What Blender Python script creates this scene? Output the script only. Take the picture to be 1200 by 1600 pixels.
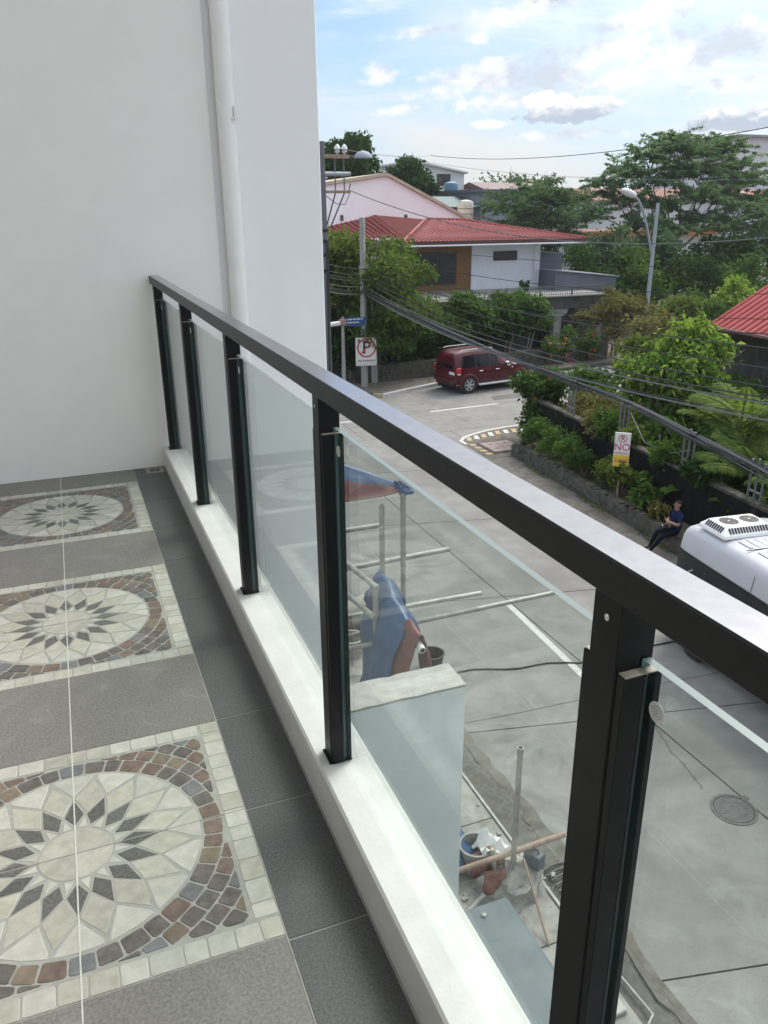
import bpy, math, random
import numpy as np
from mathutils import Vector, Matrix

for o in list(bpy.data.objects):
    bpy.data.objects.remove(o)
S = bpy.context.scene
COL = S.collection
rad = math.radians
RND = random.Random(7)

# ------------------------------------------------------------------ camera, world, sun, exposure
cam_d = bpy.data.cameras.new('camera')
cam = bpy.data.objects.new('camera', cam_d)
COL.objects.link(cam)
yaw, pit, rol = 0.37257, -0.36039, -0.00775
F = Vector((math.sin(yaw) * math.cos(pit), math.cos(yaw) * math.cos(pit), math.sin(pit)))
Rt = Vector((math.cos(yaw), -math.sin(yaw), 0))
Up = Rt.cross(F)
R2 = Rt * math.cos(rol) + Up * math.sin(rol)
U2 = -Rt * math.sin(rol) + Up * math.cos(rol)
mw = Matrix((R2, U2, -F)).transposed().to_4x4()
mw.translation = Vector((-0.2546, -1.2259, 7.4991))
cam.matrix_world = mw
cam_d.sensor_fit = 'VERTICAL'
cam_d.sensor_height = 36.0
cam_d.lens = 1242.04 / 1600 * 36.0
cam_d.clip_start = 0.05
cam_d.clip_end = 3000
S.camera = cam

SUN_EL, SUN_AZ = rad(50), rad(58)      # azimuth measured from +Y towards +X
sun_d = bpy.data.lights.new('sun', 'SUN')
sun_d.energy = 1.5
sun_d.angle = rad(26)
sun_d.color = (1.0, 0.95, 0.87)
sun = bpy.data.objects.new('sun', sun_d)
COL.objects.link(sun)
sdir = Vector((math.sin(SUN_AZ) * math.cos(SUN_EL), math.cos(SUN_AZ) * math.cos(SUN_EL), math.sin(SUN_EL)))
sun.rotation_euler = (-sdir).to_track_quat('-Z', 'Y').to_euler()
S.view_settings.view_transform = 'Standard'
S.view_settings.look = 'None'
S.view_settings.gamma = 1
S.view_settings.use_curve_mapping = False
S.view_settings.exposure = 1.05


class NT:
    """small helper round a node tree"""
    def __init__(s, nt):
        s.nt = nt
        s.N = nt.nodes
        s.L = nt.links

    def new(s, t, **k):
        n = s.N.new(t)
        for a, b in k.items():
            setattr(n, a, b)
        return n

    def put(s, v, sock):
        if isinstance(v, bpy.types.NodeSocket):
            s.L.new(v, sock)
        else:
            sock.default_value = v

    def m(s, op, a, b=0.0, c=None, clamp=False):
        n = s.new('ShaderNodeMath', operation=op)
        n.use_clamp = clamp
        s.put(a, n.inputs[0])
        s.put(b, n.inputs[1])
        if c is not None:
            s.put(c, n.inputs[2])
        return n.outputs[0]

    def vm(s, op, a, b):
        n = s.new('ShaderNodeVectorMath', operation=op)
        s.put(a, n.inputs[0])
        s.put(b, n.inputs[1])
        return n.outputs['Value'] if op in ('DOT_PRODUCT', 'LENGTH') else n.outputs[0]

    def mix(s, f, a, b, mode='MIX'):
        n = s.new('ShaderNodeMix', data_type='RGBA', blend_type=mode)
        s.put(f, n.inputs[0])
        for v, k in ((a, 6), (b, 7)):
            if isinstance(v, (tuple, list)) and len(v) == 3:
                v = tuple(v) + (1,)
            s.put(v, n.inputs[k])
        return n.outputs[2]

    def noise(s, vec, scale, detail=4, rough=0.55, dist=0.0):
        n = s.new('ShaderNodeTexNoise')
        if vec is not None:
            s.L.new(vec, n.inputs['Vector'])
        n.inputs['Scale'].default_value = scale
        n.inputs['Detail'].default_value = detail
        n.inputs['Roughness'].default_value = rough
        n.inputs['Distortion'].default_value = dist
        return n.outputs['Fac']

    def ramp(s, f, lo, hi, a=0.0, b=1.0):
        n = s.new('ShaderNodeMapRange', interpolation_type='SMOOTHSTEP')
        s.put(f, n.inputs[0])
        n.inputs[1].default_value = lo
        n.inputs[2].default_value = hi
        n.inputs[3].default_value = a
        n.inputs[4].default_value = b
        return n.outputs[0]

    def comb(s, x, y, z):
        n = s.new('ShaderNodeCombineXYZ')
        s.put(x, n.inputs[0]); s.put(y, n.inputs[1]); s.put(z, n.inputs[2])
        return n.outputs[0]


def build_world():
    w = bpy.data.worlds.new('World')
    S.world = w
    w.use_nodes = True
    t = NT(w.node_tree)
    t.N.clear()
    out = t.new('ShaderNodeOutputWorld')
    bg = t.new('ShaderNodeBackground')
    bg.inputs[1].default_value = 0.10
    t.L.new(bg.outputs[0], out.inputs[0])
    sky = t.new('ShaderNodeTexSky', sky_type='NISHITA')
    sky.sun_disc = False
    sky.sun_elevation = SUN_EL
    sky.sun_rotation = SUN_AZ
    sky.air_density = 1.0
    sky.dust_density = 1.0
    tc = t.new('ShaderNodeTexCoord').outputs['Generated']
    sep = t.new('ShaderNodeSeparateXYZ')
    t.L.new(tc, sep.inputs[0])
    X, Y, Z = sep.outputs
    az = t.m('MULTIPLY', t.m('ARCTAN2', X, Y), 57.2958)
    el = t.m('MULTIPLY', t.m('ARCSINE', Z), 57.2958)
    dsun = t.m('MAXIMUM', t.vm('DOT_PRODUCT', tc, tuple(sdir)), 0.0)
    glow = t.m('POWER', dsun, 6.0)
    stretched = t.vm('MULTIPLY', tc, (1.0, 1.0, 3.6))
    wide = t.noise(stretched, 2.6, 6, 0.6, 0.4)
    streak = t.noise(t.vm('MULTIPLY', tc, (1.0, 1.3, 7.0)), 4.0, 8, 0.62, 0.8)
    fine = t.noise(t.vm('MULTIPLY', tc, (1, 1, 1.5)), 34.0, 8, 0.62)
    puff = t.noise(t.vm('MULTIPLY', tc, (1, 1, 1.7)), 75.0, 6, 0.6)
    # high thin veil, thicker towards the sun
    veil = t.m('ADD', t.ramp(wide, 0.36, 0.66, 0.20, 0.85), t.m('MULTIPLY', glow, 1.0))
    veil = t.m('ADD', veil, t.ramp(streak, 0.5, 0.75, 0, 0.35))
    veil = t.m('ADD', veil, t.ramp(el, 0.0, 9.0, 0.10, 0.0))
    # a clear blue gap low in the sky beyond the gable
    ga = t.m('DIVIDE', t.m('SUBTRACT', az, 17.0), 9.0)
    ge = t.m('DIVIDE', t.m('SUBTRACT', el, 11.0), 6.0)
    gap = t.ramp(t.m('SQRT', t.m('ADD', t.m('MULTIPLY', ga, ga), t.m('MULTIPLY', ge, ge))), 0.1, 1.5, 0.75, 0.0)
    veil = t.m('MULTIPLY', veil, t.m('SUBTRACT', 1.0, t.m('MULTIPLY', gap, t.ramp(streak, .72, .42, .35, 1.0))))
    veil = t.m('MAXIMUM', t.m('MINIMUM', veil, 0.95), 0.0)
    bright = t.m('ADD', t.m('ADD', 3.4, t.m('MULTIPLY', t.m('MAXIMUM', Z, 0.0), 7.2)), t.m('MULTIPLY', glow, 9.0))     # overcast: zenith brighter than horizon
    vcol = t.vm('MULTIPLY', t.comb(1.0, 1.0, 0.99), t.comb(bright, bright, bright))
    base = t.mix(0.65, sky.outputs[0], (0.85, 2.1, 4.6))
    base = t.mix(t.ramp(el, 0.0, 12.0, 0.8, 0.0), base, (3.0, 4.2, 4.85))
    col = t.mix(veil, base, vcol)

    def lump(a, e, wa, we, tilt, k=0.9, soft=0.35):
        da = t.m('SUBTRACT', az, a)
        de = t.m('SUBTRACT', el, e)
        de = t.m('SUBTRACT', de, t.m('MULTIPLY', da, tilt))
        d = t.m('SQRT', t.m('ADD', t.m('POWER', t.m('ABSOLUTE', t.m('DIVIDE', da, wa)), 2.0), t.m('POWER', t.m('ABSOLUTE', t.m('DIVIDE', de, we)), 2.0)))
        nz = t.m('ADD', t.m('MULTIPLY', t.m('SUBTRACT', fine, 0.5), k * 2.6), t.m('MULTIPLY', t.m('SUBTRACT', puff, 0.5), k * 1.3))
        return t.ramp(t.m('ADD', t.m('SUBTRACT', 1.0, d), nz), 0.0, soft), de
    bank = None
    for a, e, wa, we, tilt in ((21.3, 8.1, 1.8, 0.7, .05), (22.6, 6.2, 1.9, 0.45, .08), (25.5, 7.2, 3.4, 0.9, .12), (32.0, 7.9, 6.0, 1.2, .12),
                               (41.5, 9.0, 6.0, 1.7, .14), (37.5, 10.6, 4.0, 1.0, .2), (35.5, 7.6, 4.0, 0.9, .15), (29.0, 8.8, 2.4, 0.45, .1), (24, 10.5, 3.0, 0.5, .1), (27.5, 8.0, 5.0, 1.1, .1), (36.0, 9.2, 7.0, 1.3, .1), (29.0, 6.6, 5.0, 0.7, .05), (30.0, 11.3, 3.5, .7, .1), (42.3, 6.9, 3.0, 0.6, .05), (33, 4.5, 4.5, 0.45, .02), (31.5, 11.9, 3.4, 0.8, .1),
                               (27.2, 10.0, 1.0, 0.4, 0), (28.6, 5.3, 1.4, 0.35, 0), (52, 7, 5, 1.2, 0.0), (10, 9, 5, 1.0, .1),
                               (-8, 13, 7, 2.0, .0), (64, 12, 7, 2.5, 0), (75, 6, 6, 1, 0), (-30, 9, 6, 1.5, 0)):
        m, _ = lump(a, e, wa, we, tilt, 1.0, 0.8)
        bank = m if bank is None else t.m('MAXIMUM', bank, m)
    bcol = t.mix(t.ramp(t.noise(t.vm('MULTIPLY', tc, (1, 1, 1.6)), 16.0, 6, .6), 0.36, 0.58), (3.3, 3.55, 3.95), (5.2, 5.15, 5.05))
    bcol = t.mix(1.0, bcol, t.comb(*[t.m('ADD', 1.0, t.m('MULTIPLY', glow, 0.5))] * 3), 'MULTIPLY')
    col = t.mix(t.m('MULTIPLY', bank, 0.85), col, bcol)
    # solid little cumulus with grey bellies
    for base_el, lumps in ((5.25, ((33.4, 5.75, 3.6, 0.55, .03), (31.6, 6.35, 1.35, 0.75, 0), (34.9, 6.2, 1.9, 0.62, 0), (33.0, 6.3, 1.0, 0.6, 0))),
                           (4.6, ((43.4, 4.9, 2.8, 0.5, .03), (42.6, 5.3, 1.2, 0.6, 0), (45.0, 5.4, 1.3, .6, 0))), (12.0, ((32.0, 12.6, 4.0, 0.8, .03),)), (7.3, ((55, 8, 4, 1, 0),)), (6.4, ((2, 7, 4, .8, 0),))):
        m = None
        for lp in lumps:
            q, _ = lump(*lp, 0.6, 0.22)
            m = q if m is None else t.m('MAXIMUM', m, q)
        h = t.m('ADD', t.m('SUBTRACT', el, base_el), t.m('MULTIPLY', t.m('SUBTRACT', puff, 0.5), 2.0))
        ccol = t.mix(t.ramp(h, 0.30, 1.35), (2.75, 3.1, 3.65), (5.6, 5.55, 5.45))
        col = t.mix(t.m('MULTIPLY', m, 0.95), col, ccol)
    t.L.new(col, bg.inputs[0])


build_world()

# ------------------------------------------------------------------ materials
def mat(name, c1, c2=None, scale=6.0, rough=0.6, rough2=None, metal=0.0, bump=0.0, bscale=None, c3=None, c3scale=1.2, c3lo=0.5, c3hi=0.7,
        spec=0.5, coat=0.0, stretch=(1, 1, 1), detail=6, ior=None, rnd=0.0):
    """principled surface; c1/c2 mottled by a fine noise, c3 in broad stains, rnd: brightness differs from piece to piece"""
    m = bpy.data.materials.new(name)
    m.use_nodes = True
    t = NT(m.node_tree)
    p = t.N['Principled BSDF']
    pos = t.new('ShaderNodeNewGeometry').outputs['Position']
    v = t.vm('MULTIPLY', pos, stretch)
    col = tuple(c1) + (1,)
    if c2 is not None:
        f = t.ramp(t.noise(v, scale, detail, 0.62), 0.3, 0.7)
        col = t.mix(f, c1, c2)
    if c3 is not None:
        f3 = t.ramp(t.noise(v, c3scale, 5, 0.6, 0.6), c3lo, c3hi)
        col = t.mix(f3, col, c3)
    if rnd:
        oi = t.new('ShaderNodeObjectInfo').outputs['Random']
        k = t.m('ADD', 1.0 - rnd, t.m('MULTIPLY', oi, 2 * rnd))
        col = t.mix(1.0, col, t.comb(k, k, k), 'MULTIPLY')
    t.put(col, p.inputs['Base Color'])
    if rough2 is not None:
        t.put(t.ramp(t.noise(v, scale * 0.7, 4, 0.6), 0.3, 0.7, rough, rough2), p.inputs['Roughness'])
    else:
        p.inputs['Roughness'].default_value = rough
    p.inputs['Metallic'].default_value = metal
    p.inputs['Specular IOR Level'].default_value = spec
    p.inputs['Coat Weight'].default_value = coat
    p.inputs['Coat Roughness'].default_value = 0.05
    if ior:
        p.inputs['IOR'].default_value = ior
    if bump:
        b = t.new('ShaderNodeBump')
        b.inputs['Strength'].default_value = bump
        b.inputs['Distance'].default_value = 0.02
        t.L.new(t.noise(v, bscale or scale * 3, 5, 0.65), b.inputs['Height'])
        t.L.new(b.outputs[0], p.inputs['Normal'])
    return m


def leaf_mat(name, c1, c2, trans=0.3, rough=0.5):
    m = bpy.data.materials.new(name)
    m.use_nodes = True
    t = NT(m.node_tree)
    p = t.N['Principled BSDF']
    g = t.new('ShaderNodeNewGeometry')
    pn = t.ramp(t.noise(g.outputs['Position'], 0.9, 3, 0.6), 0.35, 0.65)
    f = t.m('ADD', t.m('MULTIPLY', g.outputs['Random Per Island'], 0.6), t.m('MULTIPLY', pn, 0.4))
    col = t.mix(f, c1, c2)
    t.put(col, p.inputs['Base Color'])
    p.inputs['Roughness'].default_value = .72
    p.inputs['Specular IOR Level'].default_value = 0.06
    tr = t.new('ShaderNodeBsdfTranslucent')
    t.put(t.mix(0.5, col, (c2[0] * 1.3, c2[1] * 1.5, c2[2] * .7)), tr.inputs[0])
    mx = t.new('ShaderNodeMixShader')
    mx.inputs[0].default_value = trans
    t.L.new(p.outputs[0], mx.inputs[1])
    t.L.new(tr.outputs[0], mx.inputs[2])
    t.L.new(mx.outputs[0], t.N['Material Output'].inputs[0])
    return m


def glass_mat(name, tint, ior=1.5, haze=0.0, rough=0.0):
    """thin sheet glass: tinted straight-through light plus the mirror reflection its angle gives"""
    m = bpy.data.materials.new(name)
    m.use_nodes = True
    t = NT(m.node_tree)
    t.N.remove(t.N['Principled BSDF'])
    tr = t.new('ShaderNodeBsdfTransparent')
    tr.inputs[0].default_value = tuple(tint) + (1,)
    gl = t.new('ShaderNodeBsdfGlossy')
    gl.inputs['Roughness'].default_value = rough
    lw = t.new('ShaderNodeLayerWeight')
    lw.inputs[0].default_value = .5
    f0 = ((ior - 1) / (ior + 1)) ** 2
    fres = t.m('ADD', f0, t.m('MULTIPLY', 1 - f0, t.m('POWER', lw.outputs['Facing'], 5.0)))   # Schlick, same from both sides
    a = t.new('ShaderNodeMixShader')
    t.L.new(fres, a.inputs[0])
    t.L.new(tr.outputs[0], a.inputs[1])
    t.L.new(gl.outputs[0], a.inputs[2])
    last = a.outputs[0]
    if haze:
        df = t.new('ShaderNodeBsdfDiffuse')
        df.inputs[0].default_value = (.7, .74, .72, 1)
        pos = t.new('ShaderNodeNewGeometry').outputs['Position']
        b = t.new('ShaderNodeMixShader')
        t.put(t.ramp(t.noise(pos, 3.0, 5, .6), .3, .75, haze * .4, haze * 1.5), b.inputs[0])
        t.L.new(last, b.inputs[1])
        t.L.new(df.outputs[0], b.inputs[2])
        last = b.outputs[0]
    t.L.new(last, t.N['Material Output'].inputs[0])
    return m


M = {}
M['plaster'] = mat('white_plaster', (.90, .895, .865), (.87, .865, .835), 3, .72, bump=.10, bscale=2.2, c3=(.82, .815, .785), c3scale=.9, c3lo=.55, c3hi=.85)
M['pillar'] = mat('pillar_paint', (.89, .89, .90), (.86, .86, .872), 3, .6, bump=.05, bscale=3, c3=(.83, .83, .845), c3scale=.8, c3lo=.55, c3hi=.85)
M['pipe'] = mat('pipe_paint', (.88, .88, .87), (.83, .835, .82), 8, .4)
M['kerb_paint'] = mat('kerb_paint', (.67, .665, .65), (.60, .595, .58), 9, .6, bump=.08, bscale=50, c3=(.47, .46, .43), c3scale=6, c3lo=.60, c3hi=.78)
M['grey_wall'] = mat('grey_wall_paint', (.74, .78, .77), (.68, .72, .715), 2, .6, c3=(.60, .64, .635), c3scale=.9, c3lo=.6, c3hi=.85)
M['grey_slab'] = mat('grey_slab_paint', (.125, .15, .162), (.165, .19, .205), 5, .5, rough2=.7, bump=.15, bscale=14, c3=(.22, .245, .255), c3scale=3, c3lo=.55, c3hi=.8, spec=.3)
M['raw_concrete'] = mat('raw_concrete', (.46, .45, .41), (.36, .35, .32), 9, .85, bump=.4, bscale=26, c3=(.27, .26, .24), c3scale=14, c3lo=.62, c3hi=.72)
M['tile'] = mat('grey_floor_tile', (.125, .119, .110), (.225, .215, .20), 150, .42, rough2=.6, bump=.05, bscale=90, c3=(.25, .24, .228), c3scale=9, c3lo=.5, c3hi=.85, rnd=.07)
M['tile_dark'] = mat('dark_floor_tile', (.050, .052, .052), (.105, .107, .106), 170, .38, rough2=.55, bump=.05, bscale=90, c3=(.13, .13, .126), c3scale=7, c3lo=.55, c3hi=.9, rnd=.1)
M['grout'] = mat('tile_grout', (.34, .33, .305), (.27, .26, .245), 30, .8)
M['grout_pale'] = mat('pale_grout', (.60, .60, .55), (.48, .48, .44), 30, .75)
M['mortar'] = mat('mosaic_mortar', (.34, .34, .31), (.27, .27, .245), 30, .7)
M['cream'] = mat('cream_stone', (.33, .32, .265), (.43, .42, .36), 30, .38, rough2=.5, bump=.04, bscale=50, rnd=.10)
M['cream_pale'] = mat('pale_cream_stone', (.38, .372, .33), (.47, .462, .415), 30, .38, rough2=.5, bump=.04, bscale=50, rnd=.08)
M['charcoal'] = mat('charcoal_stone', (.068, .067, .062), (.135, .132, .122), 120, .42, bump=.05, rnd=.12)
for i, (a, b) in enumerate((((.070, .064, .060), (.135, .122, .112)), ((.115, .080, .063), (.185, .135, .108)), ((.115, .118, .122), (.17, .175, .18)),
                            ((.080, .073, .067), (.14, .122, .108)), ((.135, .108, .078), (.20, .162, .122)))):
    M['cob%d' % i] = mat('cobble_stone', a, b, 40, .45, bump=.1, bscale=60, rnd=.12)
M['bronze'] = mat('dark_bronze_metal', (.0105, .0120, .0132), (.0150, .0165, .0178), 60, .42, spec=.3)
M['rail_top'] = mat('sky_sheen_rail_top', (.285, .285, .305), (.325, .325, .345), 40, .22, metal=1.0)  # bright sky sheen of the upper face put into a paler metal
M['post'] = mat('black_post_metal', (.005, .006, .008), (.008, .009, .011), 30, rough=.4, spec=.25, c3=(.11, .115, .115), c3scale=70, c3lo=.735, c3hi=.78)
M['rubber'] = mat('black_seal', (.010, .014, .018), rough=.4)
M['cap'] = mat('raw_metal_end', (.42, .38, .31), (.28, .25, .2), 40, .5)
M['glass'] = glass_mat('railing_glass', (.915, .955, .94), 1.5, .016)
M['glass_edge'] = mat('glass_edge', (.05, .12, .13), (.12, .24, .25), 9, .12, spec=.6, stretch=(1, 1, .15))
M['glass_top'] = mat('polished_glass_edge', (.15, .20, .195), rough=.25)
M['sticker'] = mat('sticker', (.68, .70, .67), rough=.6)
M['sticker_ink'] = mat('sticker_ink', (.32, .35, .34), rough=.6)
M['road'] = mat('road_concrete', (.255, .25, .235), (.345, .34, .32), 1.4, .82, bump=.1, bscale=30, c3=(.21, .205, .195), c3scale=.35, c3lo=.45, c3hi=.7, rnd=.04)
M['joint'] = mat('joint_dirt', (.095, .09, .082), (.14, .134, .12), 12, .9, spec=.15)
M['road_pale'] = mat('cement_spill', (.47, .47, .45), (.36, .36, .34), 4, .85)
M['walk'] = mat('pavement_concrete', (.25, .24, .215), (.35, .335, .31), 5, .9, bump=.3, bscale=25, c3=(.18, .172, .15), c3scale=2.2, c3lo=.5, c3hi=.68, rnd=.05, spec=0.12)
M['dirt'] = mat('gutter_dirt', (.12, .11, .095), (.20, .185, .16), 18, .95, bump=.6, bscale=40, spec=0.12)
M['soil'] = mat('garden_soil', (.085, .07, .05), (.14, .12, .08), 4, .95, c3=(.06, .085, .03), c3scale=.7, c3lo=.45, c3hi=.6, spec=0.12)
M['path'] = mat('dusty_pavement', (.115, .105, .09), (.165, .152, .134), 5, .92, bump=.2, bscale=20, c3=(.085, .08, .065), c3scale=1.5, spec=0.12)
M['white_paint'] = mat('white_road_paint', (.55, .54, .51), (.42, .41, .385), 9, .8, c3=(.33, .32, .30), c3scale=4, c3lo=.55, c3hi=.75)
M['yellow_paint'] = mat('yellow_road_paint', (.50, .34, .09), (.34, .28, .19), 9, .8, c3=(.26, .24, .21), c3scale=5, c3lo=.5, c3hi=.6)
M['black_paint'] = mat('black_kerb_paint', (.035, .034, .032), (.06, .06, .055), 10, .8)
M['cover'] = mat('pink_cover_plate', (.25, .19, .17), (.32, .255, .23), 8, .8, bump=.1)
M['iron'] = mat('cast_iron', (.055, .055, .058), (.095, .094, .092), 20, .6, metal=.2, bump=.3, bscale=60)
M['steel'] = mat('galvanised_tube', (.40, .39, .36), (.28, .265, .24), 14, .5, metal=.35, bump=.1, c3=(.55, .53, .5), c3scale=9, c3lo=.6, c3hi=.75)
M['rust'] = mat('rusty_tube', (.24, .15, .105), (.34, .25, .2), 12, .75, bump=.2)
M['cable'] = mat('black_cable', (.018, .018, .02), rough=.55)
M['cable_grey'] = mat('grey_cable', (.12, .125, .135), rough=.5)
M['tarp_blue'] = mat('blue_tarpaulin', (.026, .066, .145), (.048, .105, .21), 4, .42, bump=.5, bscale=11, c3=(.13, .20, .30), c3scale=5, c3lo=.58, c3hi=.75)
M['tarp_red'] = mat('maroon_cloth', (.155, .058, .052), (.22, .09, .08), 6, .6, bump=.25, bscale=9)
M['concrete_pole'] = mat('pole_concrete', (.34, .33, .31), (.26, .25, .235), 6, .85, stretch=(1, 1, .3), spec=0.12)
M['stone'] = mat('old_stone', (.055, .052, .044), (.105, .098, .082), 7, .95, bump=.8, bscale=14, c3=(.028, .031, .02), c3scale=2.2, spec=0.12)
M['dirty_wall'] = mat('mossy_black_wall', (.006, .006, .006), (.016, .0155, .014), 5, .92, bump=.2, stretch=(1, 1, .25), c3=(.07, .063, .05), c3scale=1.6, c3lo=.60, c3hi=.76, spec=0.12)
M['roof_red'] = mat('red_roof_sheet', (.24, .048, .045), (.29, .07, .066), 1.5, .6, bump=.03, c3=(.33, .12, .11), c3scale=.6, c3lo=.5, c3hi=.8, spec=.3)
M['roof_red_fresh'] = mat('fresh_red_roof_sheet', (.36, .075, .072), (.41, .10, .095), 1.5, .6, spec=.25)
M['roof_red_dark'] = mat('dark_red_roof_sheet', (.075, .012, .011), (.10, .018, .017), 1.5, .8, spec=.08)
M['fascia'] = mat('maroon_fascia', (.075, .026, .025), (.10, .036, .034), 3, .5)
M['white_house'] = mat('white_house_paint', (.64, .66, .70), (.58, .60, .64), 1.5, .7, c3=(.5, .51, .54), c3scale=.8, c3lo=.6, c3hi=.85, spec=0.12)
M['lilac'] = mat('pale_lilac_wall', (.89, .88, .885), (.85, .84, .85), .8, .8, c3=(.70, .69, .70), c3scale=.5, c3lo=.6, c3hi=.85, stretch=(1, 1, .5), spec=.12)
M['wood'] = mat('brown_cladding', (.165, .085, .042), (.215, .12, .06), 3, .6, stretch=(1, 1, 6), spec=.12)
M['dark_glass'] = mat('dark_window', (.007, .009, .012), rough=.1, spec=.35)
M['house_glass'] = mat('house_window', (.014, .016, .020), (.03, .03, .033), 1.2, .25)
M['slate'] = mat('slate_blue_panel', (.085, .10, .125), (.11, .125, .15), 1.5, .6)
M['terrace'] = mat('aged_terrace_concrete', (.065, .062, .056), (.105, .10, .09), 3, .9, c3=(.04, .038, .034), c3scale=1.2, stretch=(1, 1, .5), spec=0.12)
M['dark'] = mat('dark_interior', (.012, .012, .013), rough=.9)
M['fence_metal'] = mat('grey_fence_metal', (.13, .135, .14), rough=.5)
M['tan_roof'] = mat('tan_roof', (.42, .36, .27), (.5, .44, .34), 2, .8, spec=0.12)
M['far_grey'] = mat('far_grey_panel', (.22, .25, .29), (.26, .29, .33), .5, .7)
M['far_white'] = mat('far_white_wall', (.62, .63, .64), (.54, .55, .56), .7, .8, spec=0.12)
M['terracotta'] = mat('terracotta_roof', (.20, .105, .085), (.25, .14, .11), .8, .8, spec=.1)
M['orange'] = mat('orange_eave', (.42, .17, .05), (.36, .15, .06), 1, .7)
M['blue_tank'] = mat('blue_water_tank', (.07, .16, .24), (.10, .2, .28), 2, .5)
M['white_tank'] = mat('white_water_tank', (.6, .57, .53), (.5, .44, .38), 3, .6, c3=(.3, .16, .1), c3scale=2.5, c3lo=.6, c3hi=.7)
M['teal'] = mat('teal_sheet', (.03, .085, .085), rough=.5)
M['lamp_white'] = mat('lamp_shell', (.62, .63, .65), rough=.4)
M['lamp_steel'] = mat('lamp_pole_steel', (.36, .39, .42), (.3, .33, .36), 5, .5, metal=.3)
M['suv'] = mat('maroon_car_paint', (.072, .005, .011), rough=.3, spec=.35, coat=.25)
M['black_trim'] = mat('black_plastic', (.013, .013, .014), rough=.55)
M['tyre'] = mat('tyre_rubber', (.016, .016, .016), rough=.85)
M['alloy'] = mat('alloy_metal', (.60, .61, .62), rough=.28, metal=.8)
M['chrome'] = mat('chrome', (.78, .79, .8), rough=.12, metal=1)
M['tail_red'] = mat('red_lens', (.42, .02, .015), rough=.15, coat=.6)
M['lens'] = mat('clear_lens', (.65, .66, .66), rough=.1, coat=.8)
M['van'] = mat('silver_white_paint', (.46, .47, .49), (.42, .43, .45), 2, .35, spec=.6, coat=.4)
M['van_white'] = mat('white_shell', (.80, .80, .79), (.74, .74, .73), 5, .4)
M['grille'] = mat('dark_grille', (.02, .02, .022), rough=.6)
M['bark'] = mat('bark', (.10, .08, .06), (.16, .135, .105), 9, .95, bump=.5, stretch=(1, 1, .3))
M['bark_pale'] = mat('pale_bark', (.19, .165, .13), (.26, .225, .18), 9, .95, stretch=(1, 1, .3))
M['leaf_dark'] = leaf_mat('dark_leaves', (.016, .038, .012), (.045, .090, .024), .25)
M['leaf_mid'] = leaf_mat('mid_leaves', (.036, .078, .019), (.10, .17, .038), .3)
M['leaf_warm'] = leaf_mat('warm_leaves', (.058, .092, .022), (.16, .20, .05), .3)
M['leaf_bright'] = leaf_mat('bright_leaves', (.080, .155, .025), (.30, .40, .08), .35)
M['leaf_dry'] = leaf_mat('dry_leaves', (.080, .085, .028), (.21, .185, .07), .25)
M['leaf_far'] = leaf_mat('far_leaves', (.044, .092, .048), (.11, .17, .078), .3)
M['leaf_grey'] = leaf_mat('feathery_leaves', (.060, .120, .075), (.17, .25, .13), .35)
M['leaf_palm'] = leaf_mat('palm_leaves', (.05, .10, .025), (.19, .25, .07), .35)
M['flower_red'] = mat('red_petals', (.62, .03, .03), rough=.5)
M['flower_pink'] = mat('coral_petals', (.65, .17, .11), rough=.5)
M['flower_white'] = mat('white_petals', (.72, .73, .68), rough=.5)
M['skin'] = mat('skin', (.27, .145, .095), (.31, .17, .115), 20, .5)
M['hair'] = mat('short_hair', (.012, .011, .010), (.04, .037, .034), 60, rough=.95, spec=.05)
M['shirt'] = mat('navy_shirt', (.007, .013, .048), (.011, .019, .065), 14, .85, spec=0.12)
M['trousers'] = mat('dark_trousers', (.006, .007, .013), rough=.9, spec=0.12)
M['shoe'] = mat('black_shoe', (.012, .012, .012), rough=.5)
M['sign_white'] = mat('sign_white', (.74, .74, .72), (.64, .64, .61), 5, .55)
M['sign_red'] = mat('sign_red', (.50, .07, .055), rough=.5)
M['sign_black'] = mat('sign_black', (.02, .02, .02), rough=.5)
M['sign_yellow'] = mat('sign_yellow', (.68, .47, .03), rough=.5)
M['sign_pink'] = mat('sign_faded_red', (.52, .09, .16), rough=.5)
M['sign_blue'] = mat('sign_blue', (.02, .075, .2), rough=.4)
M['bag_red'] = mat('red_paper_bag', (.21, .07, .055), (.30, .15, .12), 9, .8, bump=.2)
M['beige_plastic'] = mat('beige_plastic', (.40, .37, .31), (.32, .30, .25), 6, .6)
M['debris'] = mat('cement_rubble', (.27, .26, .24), (.37, .36, .33), 14, .95, bump=.5, spec=0.12)
M['insul'] = mat('porcelain', (.6, .6, .6), rough=.3)


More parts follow.
